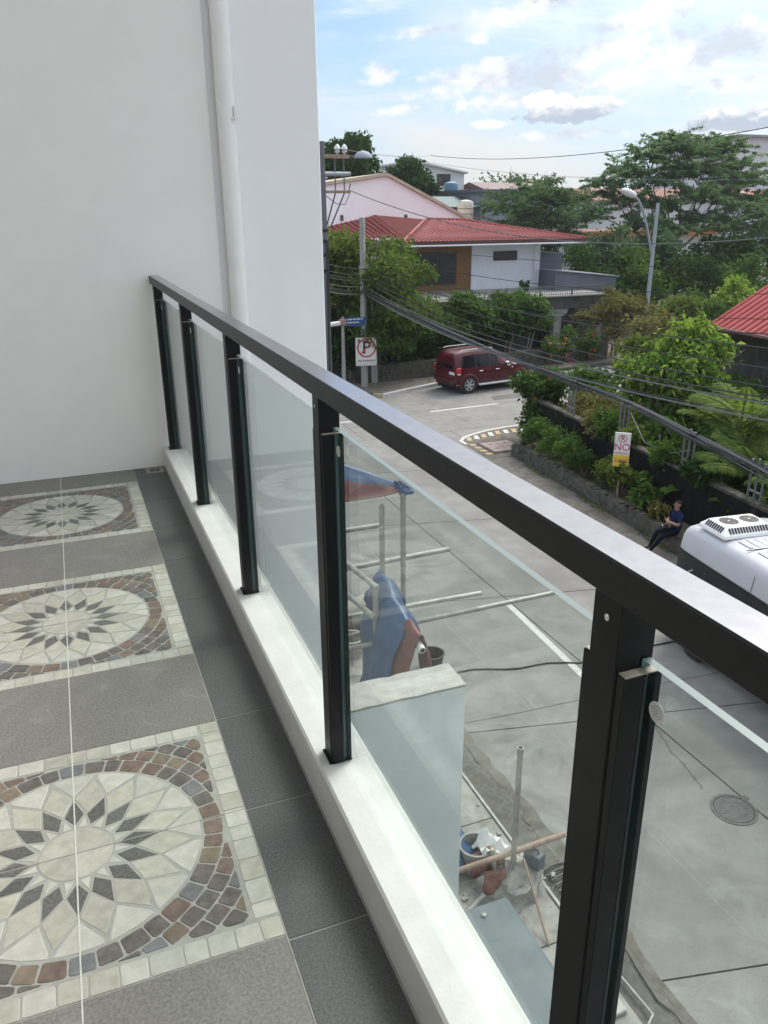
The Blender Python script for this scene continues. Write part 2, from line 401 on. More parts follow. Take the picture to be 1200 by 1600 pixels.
def road_material():
    m = bpy.data.materials.new('road_concrete')
    m.use_nodes = True
    t = NT(m.node_tree)
    p = t.N['Principled BSDF']
    pos = t.new('ShaderNodeNewGeometry').outputs['Position']
    x = t.new('ShaderNodeSeparateXYZ'); t.L.new(pos, x.inputs[0])
    col = t.mix(t.ramp(t.noise(pos, 2.2, 9, .68), .3, .7), (.172, .168, .156), (.228, .223, .209))
    col = t.mix(t.ramp(t.noise(pos, .38, 5, .6, .5), .45, .7), col, (.155, .151, .142))
    gr = t.ramp(t.noise(pos, 55, 3, .7), .3, .7, .86, 1.12)
    col = t.mix(1.0, col, t.comb(gr, gr, gr), 'MULTIPLY')
    near = t.ramp(x.outputs[0], 4.2, 7.6, 1.0, .12)                      # cement has been mixed along the near side
    pale = t.m('MULTIPLY', t.ramp(t.noise(pos, .75, 10, .72, 1.2), .47, .74), near)
    col = t.mix(t.m('MULTIPLY', pale, .6), col, (.36, .36, .345))
    dark = t.ramp(t.noise(pos, 1.1, 9, .7, .8), .60, .74)
    col = t.mix(t.m('MULTIPLY', dark, .28), col, (.085, .083, .078))
    v = t.new('ShaderNodeTexVoronoi'); v.inputs['Scale'].default_value = 7.0
    t.L.new(pos, v.inputs['Vector'])
    spots = t.m('MULTIPLY', t.ramp(v.outputs['Distance'], .03, .09, 1, 0), t.ramp(t.noise(pos, 3.0, 2), .5, .62))
    col = t.mix(t.m('MULTIPLY', spots, .55), col, (.10, .098, .09))
    oi = t.new('ShaderNodeObjectInfo').outputs['Random']
    k = t.m('ADD', .95, t.m('MULTIPLY', oi, .1))
    col = t.mix(1.0, col, t.comb(k, k, k), 'MULTIPLY')
    t.L.new(col, p.inputs['Base Color'])
    p.inputs['Roughness'].default_value = .82
    p.inputs['Specular IOR Level'].default_value = .2
    b = t.new('ShaderNodeBump'); b.inputs['Strength'].default_value = .15; b.inputs['Distance'].default_value = .02
    t.L.new(t.noise(pos, 40, 6, .7), b.inputs['Height']); t.L.new(b.outputs[0], p.inputs['Normal'])
    return m


M['road'] = road_material()


# ------------------------------------------------------------------ mesh helpers
class MB:
    def __init__(s):
        s.v = []; s.f = []; s.mi = []

    def add(s, vs, fs, mi=0):
        b = len(s.v)
        s.v += [tuple(v) for v in vs]
        s.f += [tuple(b + i for i in f) for f in fs]
        s.mi += [mi] * len(fs)
        return s

    def box(s, x0, x1, y0, y1, z0, z1, mi=0, rot=None, org=(0, 0, 0)):
        vs = [Vector((x, y, z)) for z in (z0, z1) for x, y in ((x0, y0), (x1, y0), (x1, y1), (x0, y1))]
        if rot is not None:
            vs = [rot @ v + Vector(org) for v in vs]
        return s.add(vs, [(3, 2, 1, 0), (4, 5, 6, 7), (0, 1, 5, 4), (1, 2, 6, 5), (2, 3, 7, 6), (3, 0, 4, 7)], mi)

    def bbox(s, x0, x1, y0, y1, z0, z1, b=.004, mi=0):
        """box with chamfered edges"""
        vs = []; idx = {}
        for sx in (0, 1):
            for sy in (0, 1):
                for sz in (0, 1):
                    for ax in range(3):
                        p = [(x0, x1)[sx], (y0, y1)[sy], (z0, z1)[sz]]
                        for k, sg in enumerate((sx, sy, sz)):
                            if k != ax:
                                p[k] += b if sg == 0 else -b
                        idx[sx, sy, sz, ax] = len(vs)
                        vs.append(p)
        fs = []
        for ax in range(3):
            o1, o2 = [k for k in range(3) if k != ax]
            for sg in (0, 1):
                q = []
                for a, c in ((0, 0), (1, 0), (1, 1), (0, 1)):
                    k = [0, 0, 0]; k[ax] = sg; k[o1] = a; k[o2] = c
                    q.append(idx[k[0], k[1], k[2], ax])
                flip = (sg == 0) ^ (ax == 1)
                fs.append(tuple(q[::-1] if flip else q))
        for ax in range(3):
            o1, o2 = [k for k in range(3) if k != ax]
            for a in (0, 1):
                for c in (0, 1):
                    ks = []
                    for e in (0, 1):
                        k = [0, 0, 0]; k[ax] = e; k[o1] = a; k[o2] = c
                        ks.append(tuple(k))
                    fs.append((idx[ks[0] + (o1,)], idx[ks[1] + (o1,)], idx[ks[1] + (o2,)], idx[ks[0] + (o2,)]))
        for sx in (0, 1):
            for sy in (0, 1):
                for sz in (0, 1):
                    fs.append(tuple(idx[sx, sy, sz, a] for a in range(3)))
        return s.add(vs, fs, mi)

    def prism(s, poly, z0, z1, mi=0, bev=0.0):
        n = len(poly)
        if bev:
            cx = sum(p[0] for p in poly) / n; cy = sum(p[1] for p in poly) / n
            r = sum(math.hypot(p[0] - cx, p[1] - cy) for p in poly) / n
            k = max(.3, 1 - bev / max(r * .7, 1e-6))
            top = [(cx + (p[0] - cx) * k, cy + (p[1] - cy) * k) for p in poly]
            vs = [(x, y, z0) for x, y in poly] + [(x, y, z1 - bev * .6) for x, y in poly] + [(x, y, z1) for x, y in top]
            fs = [tuple(range(2 * n, 3 * n))]
            for i in range(n):
                j = (i + 1) % n
                fs += [(i, j, n + j, n + i), (n + i, n + j, 2 * n + j, 2 * n + i)]
        else:
            vs = [(x, y, z0) for x, y in poly] + [(x, y, z1) for x, y in poly]
            fs = [tuple(range(n - 1, -1, -1)), tuple(range(n, 2 * n))] + [(i, (i + 1) % n, n + (i + 1) % n, n + i) for i in range(n)]
        return s.add(vs, fs, mi)

    def tube(s, pts, r, n=8, mi=0, cap=True):
        pts = [Vector(p) for p in pts]
        rs = list(r) if isinstance(r, (list, tuple)) else [r] * len(pts)
        vs = []; fs = []
        up = None
        for i, p in enumerate(pts):
            d = (pts[min(i + 1, len(pts) - 1)] - pts[max(i - 1, 0)])
            d = d.normalized() if d.length > 1e-9 else Vector((0, 0, 1))
            if up is None:
                up = Vector((0, 0, 1)) if abs(d.z) < .9 else Vector((1, 0, 0))
            a = d.cross(up)
            a = a.normalized() if a.length > 1e-6 else Vector((1, 0, 0))
            b = d.cross(a).normalized()
            up = -b if False else up
            for k in range(n):
                t = 2 * math.pi * k / n
                vs.append(p + (a * math.cos(t) + b * math.sin(t)) * rs[i])
        for i in range(len(pts) - 1):
            for k in range(n):
                k2 = (k + 1) % n
                fs.append((i * n + k, i * n + k2, (i + 1) * n + k2, (i + 1) * n + k))
        if cap:
            fs += [tuple(range(n - 1, -1, -1)), tuple((len(pts) - 1) * n + k for k in range(n))]
        return s.add(vs, fs, mi)

    def lathe(s, prof, n=20, c=(0, 0, 0), mi=0, rot=None):
        vs = []; fs = []
        for r, z in prof:
            for k in range(n):
                t = 2 * math.pi * k / n
                v = Vector((r * math.cos(t), r * math.sin(t), z))
                if rot is not None:
                    v = rot @ v
                vs.append(v + Vector(c))
        m = len(prof)
        for i in range(m - 1):
            for k in range(n):
                k2 = (k + 1) % n
                fs.append((i * n + k, i * n + k2, (i + 1) * n + k2, (i + 1) * n + k))
        fs.append(tuple(range(n - 1, -1, -1)))
        fs.append(tuple((m - 1) * n + k for k in range(n)))
        return s.add(vs, fs, mi)

    def hoop(s, prof, n=24, c=(0, 0, 0), mi=0, rot=None):
        """lathe whose closed profile makes a ring with an open middle"""
        vs = []; fs = []
        for r, z in prof:
            for k in range(n):
                t = 2 * math.pi * k / n
                v = Vector((r * math.cos(t), r * math.sin(t), z))
                if rot is not None: v = rot @ v
                vs.append(v + Vector(c))
        m = len(prof)
        for i in range(m):
            i2 = (i + 1) % m
            for k in range(n):
                k2 = (k + 1) % n
                fs.append((i * n + k, i * n + k2, i2 * n + k2, i2 * n + k))
        return s.add(vs, fs, mi)

    def build(s, name, mats, parent=None, origin=None, smooth=False):
        me = bpy.data.meshes.new(name)
        off = Vector(origin) if origin is not None else Vector((0, 0, 0))
        q = parent
        chain = []
        while q is not None:
            chain.append(q); q = q.parent
        if any(c.get('_world') for c in chain):                       # vertices were given in world coordinates
            for c in chain: off = off + Vector(c.location)
        me.from_pydata([tuple(Vector(v) - off) for v in s.v], [], s.f)
        for m in (mats if isinstance(mats, (list, tuple)) else [mats]):
            me.materials.append(M[m] if isinstance(m, str) else m)
        if len(set(s.mi)) > 1:
            me.polygons.foreach_set('material_index', s.mi)
        if smooth:
            me.polygons.foreach_set('use_smooth', [True] * len(me.polygons))
            try:
                me.set_sharp_from_angle(angle=rad(smooth if smooth is not True else 40))
            except Exception:
                pass
        me.update()
        o = bpy.data.objects.new(name, me)
        if origin is not None and parent is None:
            o.location = origin
        COL.objects.link(o)
        if parent is not None:
            o.parent = parent
        return o


def tag(o, label, cat, group=None, kind=None):
    if label: o['label'] = label
    if cat: o['category'] = cat
    if group: o['group'] = group
    if kind: o['kind'] = kind
    return o


def thing(name, label, cat, loc=(0, 0, 0), rz=0.0, group=None, world=False, kind=None):
    o = bpy.data.objects.new(name, None)
    COL.objects.link(o)
    o.empty_display_size = .2
    o.location = loc
    o.rotation_euler = (0, 0, rz)
    if world:
        o['_world'] = 1
    return tag(o, label, cat, group, kind)


def child(name, me, parent, loc=(0, 0, 0), rz=0.0):
    o = bpy.data.objects.new(name, me)
    o.location = loc
    o.rotation_euler = (0, 0, rz)
    COL.objects.link(o)
    o.parent = parent
    return o


def copy_tree(o, parent=None):
    c = o.copy()
    COL.objects.link(c)
    if parent is not None:
        c.parent = parent
    for ch in list(o.children):
        copy_tree(ch, c)
    return c


FZ = 6.1          # balcony floor level above the street
WY = 3.4615       # face of the far balcony wall

# ------------------------------------------------------------------ setting: ground, roads, pavements
g = MB().add([(-900, -900, -.06), (900, -900, -.06), (900, 900, -.06), (-900, 900, -.06)], [(0, 1, 2, 3)])
tag(g.build('ground', 'soil'), 'brown garden soil and ground beyond the streets', 'ground', kind='structure')

road = MB()
road.add([(4.1, -30, -.03), (12.6, -30, -.03), (12.6, 25, -.03), (4.1, 25, -.03)], [(0, 1, 2, 3)])
road.add([(-60, 23.5, -.026), (90, 23.5, -.026), (90, 36, -.026), (-60, 36, -.026)], [(0, 1, 2, 3)])
road = tag(road.build('road', 'joint'), 'grey concrete street and the cross street it meets', 'road', kind='structure')


def slab(poly, z1=0.0, z0=-.028, m='road', name='slab', parent=None, gap=.012):
    cx = sum(p[0] for p in poly) / len(poly); cy = sum(p[1] for p in poly) / len(poly)
    q = []
    n = len(poly)
    for x, y in poly:
        q.append((x - gap * (1 if x > cx else -1), y - gap * (1 if y > cy else -1)))
    return MB().prism(q, z0, z1, bev=0).build(name, m, parent)


SK = -.22
xs = [4.5, 7.45, 10.6, 12.3]
ys = [-24, -15, -6.3, -1.8, 2.7, 7.23, 11.7, 16.2, 20.7, 24.4]
for i in range(len(xs) - 1):
    for j in range(len(ys) - 1):
        def yy(x, y, j):
            return 24.2 if j == len(ys) - 1 else y + SK * (x - 7.45)
        xa, xb = xs[i], xs[i + 1]
        slab([(xa, yy(xa, ys[j], j)), (xb, yy(xb, ys[j], j)), (xb, yy(xb, ys[j + 1], j + 1)), (xa, yy(xa, ys[j + 1], j + 1))], parent=road)
for i in range(-9, 17):
    for a, b in ((24.2, 27.5), (27.5, 33.5)):
        slab([(i * 4.5, a), (i * 4.5 + 4.5, a), (i * 4.5 + 4.5, b), (i * 4.5, b)], parent=road, gap=.008)


for xa, xb in ((12.3, 16.0), (16.0, 20.0), (20.0, 26.0), (26, 36)):
    slab([(xa, 20.9 if xa < 13 else 23.0), (xb, 20.9 if xa < 13 else 23.0), (xb, 24.2), (xa, 24.2)], parent=road, gap=.008)


def strip(pts, w, z, m, name, parent, h=.004, jit=0.0, rng=RND):
    b = MB()
    vs = []
    pts = [Vector((p[0], p[1], 0)) for p in pts]
    for i, p in enumerate(pts):
        d = (pts[min(i + 1, len(pts) - 1)] - pts[max(i - 1, 0)]).normalized()
        nrm = Vector((-d.y, d.x, 0))
        ww = w * (1 + (rng.random() - .5) * jit)
        vs += [(p + nrm * ww / 2), (p - nrm * ww / 2)]
    vs = [(v.x, v.y, z + h) for v in vs]
    b.add(vs, [(2 * i, 2 * i + 1, 2 * i + 3, 2 * i + 2) for i in range(len(pts) - 1)])
    return b.build(name, m, parent)


def wobble(a, b, n, amp, rng=RND):
    a = Vector((a[0], a[1])); b = Vector((b[0], b[1]))
    d = (b - a).normalized(); nr = Vector((-d.y, d.x))
    out = []; k = 0
    for i in range(n + 1):
        k = k * .7 + (rng.random() - .5) * amp
        out.append(a.lerp(b, i / n) + nr * (k if 0 < i < n else 0))
    return [(p.x, p.y) for p in out]


strip([(7.37, 11.34), (7.22, 8.5), (7.2, 7.6)], .13, 0, 'white_paint', 'lane_line', road)
strip([(12.9, 27.2), (16.05, 27.4)], .13, 0, 'white_paint', 'lane_line', road)
strip([(20.5, 27.7), (23.5, 27.9)], .13, 0, 'white_paint', 'lane_line', road)
strip([(8.6, 26.9), (10.6, 27.0)], .13, 0, 'white_paint', 'lane_line', road)
MB().prism([(16.2, 28.0), (19.5, 28.25), (19.4, 28.95), (16.5, 28.75)], -.02, .003).build('road_patch', 'iron', road)
strip(wobble((4.71, 8.09), (8.06, 7.86), 8, .02), .018, 0, 'joint', 'crack', road)
strip(wobble((8.06, 7.86), (12.2, 7.5), 8, .02), .018, 0, 'joint', 'crack', road)
strip(wobble((7.43, 7.1), (7.06, 5.5), 22, .06), .03, 0, 'joint', 'crack', road, jit=1.4)
strip(wobble((7.42, 4.9), (7.6, 2.9), 22, .05), .02, 0, 'joint', 'crack', road, jit=1.4)
strip(wobble((5.6, 12.6), (4.7, 9.1), 22, .06), .02, 0, 'joint', 'crack', road, jit=1.4)


# near pavement in front of the building, gutter channel, grate
walk = MB().add([(.3, -30, -.012), (4.12, -30, -.012), (4.12, 22, -.012), (.3, 22, -.012)], [(0, 1, 2, 3)]).build('pavement', 'joint')
tag(walk, 'dusty concrete pavement at the foot of the balcony building', 'pavement', kind='structure')
for j in range(-4, 13):
    y0 = 4.13 + (j - 1) * 1.95 if j else 4.13 - 1.95
    for a, b in ((.31, 2.5), (2.5, 4.1)):
        slab([(a, y0), (b, y0), (b, y0 + 1.95), (a, y0 + 1.95)], z1=.012 + RND.random() * .006, z0=-.01, m='walk', parent=walk, gap=.008)
gut = MB()
ng = 120
vs = []
for i in range(ng + 1):
    y = -12 + i * 32 / ng
    for x, z in ((4.12, -.03), (4.2, -.05), (4.3, -.055), (4.42, -.03), (4.52, .004)):
        vs.append((x + (RND.random() - .5) * .03, y, z + (RND.random() - .5) * .012))
gut.add(vs, [(i * 5 + k, i * 5 + k + 1, i * 5 + k + 6, i * 5 + k + 5) for i in range(ng) for k in range(4)])
gut = tag(gut.build('gutter', 'dirt', smooth=60), 'shallow dirt filled gutter between pavement and street', 'gutter', kind='structure')
for y0, y1 in ((-9, 2.9), (3.6, 18)):
    MB().bbox(4.115, 4.15, y0, y1, -.02, .03, .004).build('edging', 'raw_concrete', gut)
strip(wobble((4.62, 9.5), (4.50, -2), 60, .07), .16, -.002, 'path', 'dust_strip', gut, jit=.8)
for k in range(6):
    pts = []
    for i in range(9):
        s = i / 8
        pts.append((4.24 + .36 * s, 4.62 + .085 * k + .04 * math.sin(s * math.pi), .015))
    gb = MB().tube(pts, .017, 6).build('grate_bar', 'iron', gut, smooth=True)
MB().box(4.22, 4.62, 4.55, 5.15, -.04, -.035).build('grate_pit', 'dark', gut)
# low pipe run and pale frame near the drain
pp = MB().tube([(4.17, 3.95, .02), (4.2, 3.66, .025), (4.24, 3.05, .025), (4.0, 2.9, .02), (3.5, 2.85, .02)], .016, 8)
tag(pp.build('conduit_pipe', 'steel', smooth=True), 'thin pale conduit pipe bent along the pavement edge beside the nearest post', 'pipe')
pl = MB().bbox(3.15, 4.02, 3.16, 3.55, .016, .07, .008).build('loose_paver', 'raw_concrete')
tag(pl, 'pale concrete paver lying on the pavement edge by the bent conduit', 'paver')

# manhole
mh = thing('manhole_cover', 'round cast iron manhole cover in the concrete street', 'manhole', (7.17, 5.02, 0))
MB().hoop([(.30, .003), (.30, .010), (.262, .012), (.258, .004)], 40).build('ring', 'iron', mh)
MB().lathe([(.261, .002), (.261, .0025), (.1, .0025)], 40).build('seat_gap', 'dark', mh)
lid = MB().lathe([(.25, .002), (.25, .010), (.235, .011), (.232, .008), (.12, .008), (.118, .010), (.06, .010), (.057, .008), (.02, .008)], 40).build('lid', 'iron', mh)
kb = MB()
for i in range(24):
    t = i / 24 * 2 * math.pi
    kb.box(-.010, .010, .135, .22, .008, .011, rot=Matrix.Rotation(t, 3, 'Z'))
kb.build('rib', 'iron', lid)
MB().box(.26, .37, -.04, .04, .003, .011, rot=Matrix.Rotation(rad(20), 3, 'Z')).build('hinge', 'iron', mh)

# dark cable lying across the street
cab = [(2.3, 3.72, 4.07), (2.9, 4.6, 2.2), (4.3, 7.4, .3), (5.26, 9.43, .02)]
cab += [(5.26 + (7.41 - 5.26) * i / 8, 9.43 - .5 * i / 8 + .05 * math.sin(i * 1.3), .018) for i in range(1, 9)]
cab += [(7.9, 8.98, .018), (8.4, 8.83, .018), (9.0, 8.9, .018), (9.6, 8.86, .018), (11.5, 8.9, .018)]
tag(MB().tube(cab[3:], .014, 6).build('loose_cable', 'cable', smooth=True), 'thin black cable lying across the street from the scaffold to the van', 'cable')

# far pavement with kerb along the cross street
KP = [(9.6, 36.5), (10.9, 32.6), (11.4, 31.0), (12.05, 30.3), (13.6, 31.0), (15.34, 31.67), (18, 32.0), (24, 32.7), (45, 35)]
fp = MB()
fp.add([(x, y, .12) for x, y in KP] + [(45, 60, .12), (9.6, 60, .12)], [tuple(range(len(KP) + 2))])
fp = tag(fp.build('far_pavement', 'path'), 'pavement along the far side of the cross street', 'pavement', kind='structure')
for i in range(len(KP) - 1):
    a, b = Vector(KP[i]), Vector(KP[i + 1])
    n = max(1, int((b - a).length / (.35 if i == 2 else 1.2 if i < 6 else 8)))
    for k in range(n):
        p, q = a.lerp(b, k / n), a.lerp(b, (k + .985) / n)
        d = (q - p).normalized(); nr = Vector((-d.y, d.x)) * .16
        m_ = ('yellow_paint' if k % 2 else 'black_paint') if i == 2 else 'white_paint' if i in (3, 4) else 'terrace'
        MB().prism([(p.x, p.y), (q.x, q.y), (q.x + nr.x, q.y + nr.y), (p.x + nr.x, p.y + nr.y)], -.02, .15, bev=.012).build('kerbstone', m_, fp)

# corner apron with striped paint and twin cover plates
cc = [(12.0, 22.3), (12.02, 22.76), (12.35, 23.15), (12.85, 23.42), (13.49, 23.66), (14.4, 23.85), (15.6, 23.92)]
apron = MB().add([(x, y, .014) for x, y in cc] + [(15.6, 22.3, .014), (13.6, 21.0, .014), (12.7, 20.5, .014), (11.9, 20.6, .014)], [tuple(range(len(cc) + 4))])
apron = tag(apron.build('corner_apron', 'path'), 'corner pavement apron with faded yellow and white stripes', 'pavement', kind='structure')
strip(cc, .13, .02, 'white_paint', 'kerb_line', apron)
for i in range(9):
    x = 12.25 + i * .34
    y = 22.2 + min(1.0, .55 + i * .11) * .9
    w = .17
    MB().add([(x, y, .019), (x + w, y - .05, .019), (x + w + .15, y + .42, .019), (x + .15, y + .42, .019)], [(0, 1, 2, 3)]).build('stripe', 'yellow_paint' if i % 2 == 0 else 'white_paint', apron)
for i in range(4):
    MB().add([(12.08, 20.95 + i * .38, .019), (12.3, 20.9 + i * .38, .019), (12.3, 21.1 + i * .38, .019), (12.08, 21.15 + i * .38, .019)], [(0, 1, 2, 3)]).build('stripe', 'yellow_paint', apron)
cf = tag(MB().bbox(12.32, 13.62, 20.95, 22.25, .0, .04, .01).build('cover_frame', 'terrace'), 'concrete frame round the twin pinkish cover plates on the corner', 'cover')
for k in range(2):
    c_ = MB().bbox(12.42 + k * .56, 12.96 + k * .56, 21.05, 22.15, .03, .055, .006).build('plate', 'cover', cf)
    for yy_ in (21.35, 21.85):
        MB().box(12.62 + k * .56, 12.76 + k * .56, yy_, yy_ + .06, .05, .0575).build('lift_slot', 'dark', c_)
lp = MB().add([(10.75, -10, .006), (12.6, -10, .006), (12.9, 20.7, .006), (11.9, 20.7, .006), (11.4, 16, .006), (11.0, 10, .006)], [(0, 1, 2, 3, 4, 5)])
tag(lp.build('dusty_verge', 'path'), 'dusty verge along the stone planter', 'pavement', kind='structure')

# ------------------------------------------------------------------ balcony
floor = MB().box(-2.6, .19, -4.2, WY, FZ - .25, FZ - .0016).build('balcony_floor', 'grout')
tag(floor, 'balcony floor of grey tiles with three stone mosaic squares', 'floor', kind='structure')
T = .4
GAP = .003


def floor_tile(x0, x1, y0, y1, m):
    MB().bbox(x0 + GAP / 2, x1 - GAP / 2, y0 + GAP / 2, y1 - GAP / 2, FZ - .005, FZ, .0012).build('tile', m, floor)


y = -2.0
for j in range(-8, 14):          # dark border tiles by the kerb
    y0 = .395 + (j - 1) * .41
    y1 = min(y0 + .41, WY)
    if y1 > y0 + .05:
        floor_tile(0, .176, y0, y1, 'tile_dark')
rows = []
mos_y = [-1.2105, 0.0, 1.2105, 2.421]     # lower edges of the mosaic squares
for my in mos_y:
    rows.append((my + .8, min(my + 1.2105, WY)))
for y0, y1 in rows:
    for x0 in (-.8, -.4):
        floor_tile(x0, x0 + .4, y0, y1, 'tile')
for k in range(-4, 12):
    y0 = -1.2105 + k * .4035
    if y0 + .4035 <= WY + .3:
        for x0 in (-1.2, -1.6, -2.0, -2.4):
            floor_tile(x0, x0 + .4, y0, min(y0 + .4035, WY), 'tile')
for y0 in (-2.0, -1.6):
    for x0 in (-.8, -.4):
        floor_tile(x0, x0 + .4, y0, y0 + (.3895 if y0 > -1.9 else .4), 'tile')


def clip(poly, lo, hi):
    for ax in (0, 1):
        for sgn, lim in ((1, hi), (-1, -lo)):
            out = []
            n = len(poly)
            for i in range(n):
                a, b = poly[i], poly[(i + 1) % n]
                da, db = lim - sgn * a[ax], lim - sgn * b[ax]
                if da >= 0: out.append(a)
                if da * db < 0:
                    t = da / (da - db)
                    out.append((a[0] + (b[0] - a[0]) * t, a[1] + (b[1] - a[1]) * t))
            poly = out
            if not poly: return []
    return poly


def area(p):
    return .5 * abs(sum(p[i][0] * p[(i + 1) % len(p)][1] - p[(i + 1) % len(p)][0] * p[i][1] for i in range(len(p))))


def shrink(poly, d):
    """move every edge of a convex polygon inwards by d"""
    n = len(poly)
    sg = sum(poly[i][0] * poly[(i + 1) % n][1] - poly[(i + 1) % n][0] * poly[i][1] for i in range(n))
    if sg < 0: poly = poly[::-1]
    ls = []
    for i in range(n):
        a, b = Vector(poly[i]), Vector(poly[(i + 1) % n])
        e = (b - a)
        if e.length < 1e-6: continue
        e.normalize()
        nr = Vector((-e.y, e.x))
        ls.append((a + nr * d, e))
    out = []
    m = len(ls)
    for i in range(m):
        p, e = ls[i - 1]; q, f_ = ls[i]
        cr = e.x * f_.y - e.y * f_.x
        if abs(cr) < .05:
            out.append((q.x, q.y)); continue
        t = ((q - p).x * f_.y - (q - p).y * f_.x) / cr
        out.append((p.x + e.x * t, p.y + e.y * t))
    return out


def soften(poly, c, rng, jit):
    """cut the corners and nudge the outline so that a stone looks hewn"""
    out = []
    n = len(poly)
    for i in range(n):
        p, a, b = Vector(poly[i]), Vector(poly[i - 1]), Vector(poly[(i + 1) % n])
        for q in (a, b):
            d = q - p
            k = min(c, d.length * .3)
            v = p + d.normalized() * k if d.length > 1e-6 else p
            out.append((v.x + (rng.random() - .5) * jit, v.y + (rng.random() - .5) * jit))
    return out


def mosaic_pieces():
    rng = random.Random(3)
    P = []                                     # (name, material, polygon)
    N = 16
    pol = lambda r, a: (r * math.cos(a), r * math.sin(a))
    A = [2 * math.pi * k / N for k in range(N + 1)]
    h = math.pi / N
    for q in range(4):                         # centre disc in quarters
        a0 = q * math.pi / 2
        P.append(('centre_stone', 'cream', shrink([(0, 0)] + [pol(.083, a0 + i * math.pi / 16) for i in range(9)], .0008)))
    for k in range(N):
        a = A[k]
        P.append(('dark_petal', 'charcoal', shrink([pol(.094, a), pol(.134, a + h * .93), pol(.197, a), pol(.134, a - h * .93)], .0018)))
        P.append(('white_wedge', 'cream_pale', shrink([pol(.087, a + .25 * h), pol(.130, a + h), pol(.087, a + 1.75 * h)], .0018)))
        P.append(('cream_petal', 'cream', shrink([pol(.136, a + h), pol(.199, a), pol(.268, a + h), pol(.199, a + 2 * h)], .002)))
        P.append(('outer_wedge', 'cream_pale', shrink([pol(.203, a)] + [pol(.270, a - h + .12 * h)] + [pol(.288, a - h + (i + .06) * h * .47) for i in range(5)] + [pol(.270, a + h - .12 * h)], .002)))
    # cobble ring
    n = 38
    cuts = [2 * math.pi * (i + rng.uniform(-.13, .13)) / n for i in range(n)]
    cobs = lambda: 'cob%d' % rng.choice((0, 0, 1, 1, 2, 3, 3, 4))
    for i in range(n):
        a, b = cuts[i], cuts[(i + 1) % n] + (2 * math.pi if i == n - 1 else 0)
        p = [pol(.293, a), pol(.293, b), pol(.341, b), pol(.341, (a + b) / 2), pol(.341, a)]
        p = clip(p, -.341, .341)
        P.append(('cobble', cobs(), soften(shrink(p, .0024), .004, rng, .0022)))
    r0 = .341
    for row in range(4):
        r1 = r0 + .043
        m = int(2 * math.pi * r1 / .052)
        off = rng.random()
        for i in range(m):
            a, b = 2 * math.pi * (i + off) / m, 2 * math.pi * (i + 1 + off) / m
            p = clip([pol(r0, a), pol(r0, b), pol(r1, b), pol(r1, a)], -.340, .340)
            if len(p) > 2 and area(p) > .00035:
                P.append(('cobble', cobs(), soften(shrink(p, .0022), .004, rng, .002)))
        r0 = r1
    # border of pale stones
    for side in range(4):
        x = -.3995
        while x < .3995 - .06:
            w = rng.uniform(.044, .07)
            if x + w > .335: w = .341 - x if x < .3 else 9
            x1 = min(x + w, .3425)
            p = [(x, .346), (x1, .346), (x1, .3995), (x, .3995)]
            ca, sa = math.cos(side * math.pi / 2), math.sin(side * math.pi / 2)
            p = [(px * ca - py * sa, px * sa + py * ca) for px, py in p]
            P.append(('border_stone', rng.choice(('cream', 'cream_pale')), soften(shrink(p, .0018), .004, rng, .0016)))
            x = x1
            if x > .33: break
    return P


PIECES = []
for nm, m_, poly in mosaic_pieces():
    if len(poly) < 3: continue
    cx = sum(p[0] for p in poly) / len(poly); cy = sum(p[1] for p in poly) / len(poly)
    q = [(p[0] - cx, p[1] - cy) for p in poly]
    sg = sum(q[i][0] * q[(i + 1) % len(q)][1] - q[(i + 1) % len(q)][0] * q[i][1] for i in range(len(q)))
    if sg < 0: q = q[::-1]
    zt = {'cobble': .0007, 'border_stone': .0004}.get(nm, .0002)
    o = MB().prism(q, -.006, zt, bev=.0009).build(nm, m_)
    PIECES.append((nm, o.data, (cx, cy)))
    bpy.data.objects.remove(o)
for k, my in enumerate(mos_y):
    if my < -.5: 
        floor_tile(-.8, -.4, my, my + .4, 'tile'); floor_tile(-.4, 0, my, my + .4, 'tile')
        floor_tile(-.8, -.4, my + .4, my + .8, 'tile'); floor_tile(-.4, 0, my + .4, my + .8, 'tile')
        continue
    e = bpy.data.objects.new('mosaic', None)
    COL.objects.link(e)
    e.parent = floor
    e.location = (-.4, my + .4, FZ)
    e.empty_display_size = .1
    MB().prism([(-.3985, -.3985), (.3985, -.3985), (.3985, .3985), (-.3985, .3985)], -.0055, -.0007).build('mortar', 'mortar', e)
    MB().box(-.0016, .0016, -.4, .4, -.003, .0014).build('grout_line', 'grout_pale', e)
    MB().box(-.4, .4, -.0012, .0012, -.003, .0009).build('grout_line', 'grout', e)
    turn = 0
    for nm, me, (cx, cy) in PIECES:
        child(nm, me, e, (cx, cy, 0))
for y0, y1 in rows + [(-2.0, -1.2105)]:
    MB().box(-.4016, -.3984, y0, y1, FZ - .004, FZ + .0004).build('grout_line', 'grout_pale', floor)
for y0, y1 in ((-2, WY),):
    MB().box(-.0015, .0015, y0, y1, FZ - .004, FZ + .0004).build('grout_line', 'grout', floor)

# floor drain
dr = thing('floor_drain', 'small square metal floor drain in the balcony corner', 'drain', (.115, WY - .075, FZ))
MB().bbox(-.05, .05, -.05, .05, 0, .003, .001).build('plate', 'steel', dr)
for i in range(8):
    t = i / 8 * 2 * math.pi
    MB().box(.012, .034, -.005, .005, .0028, .0036, rot=Matrix.Rotation(t, 3, 'Z')).build('slot', 'dark', dr)

# kerb under the railing
kerb = MB().bbox(.18, .316, -4.2, WY - .001, FZ - .5, FZ + .1223, .006).build('balcony_kerb', 'kerb_paint')
tag(kerb, 'low white kerb that carries the black glass railing', 'kerb')

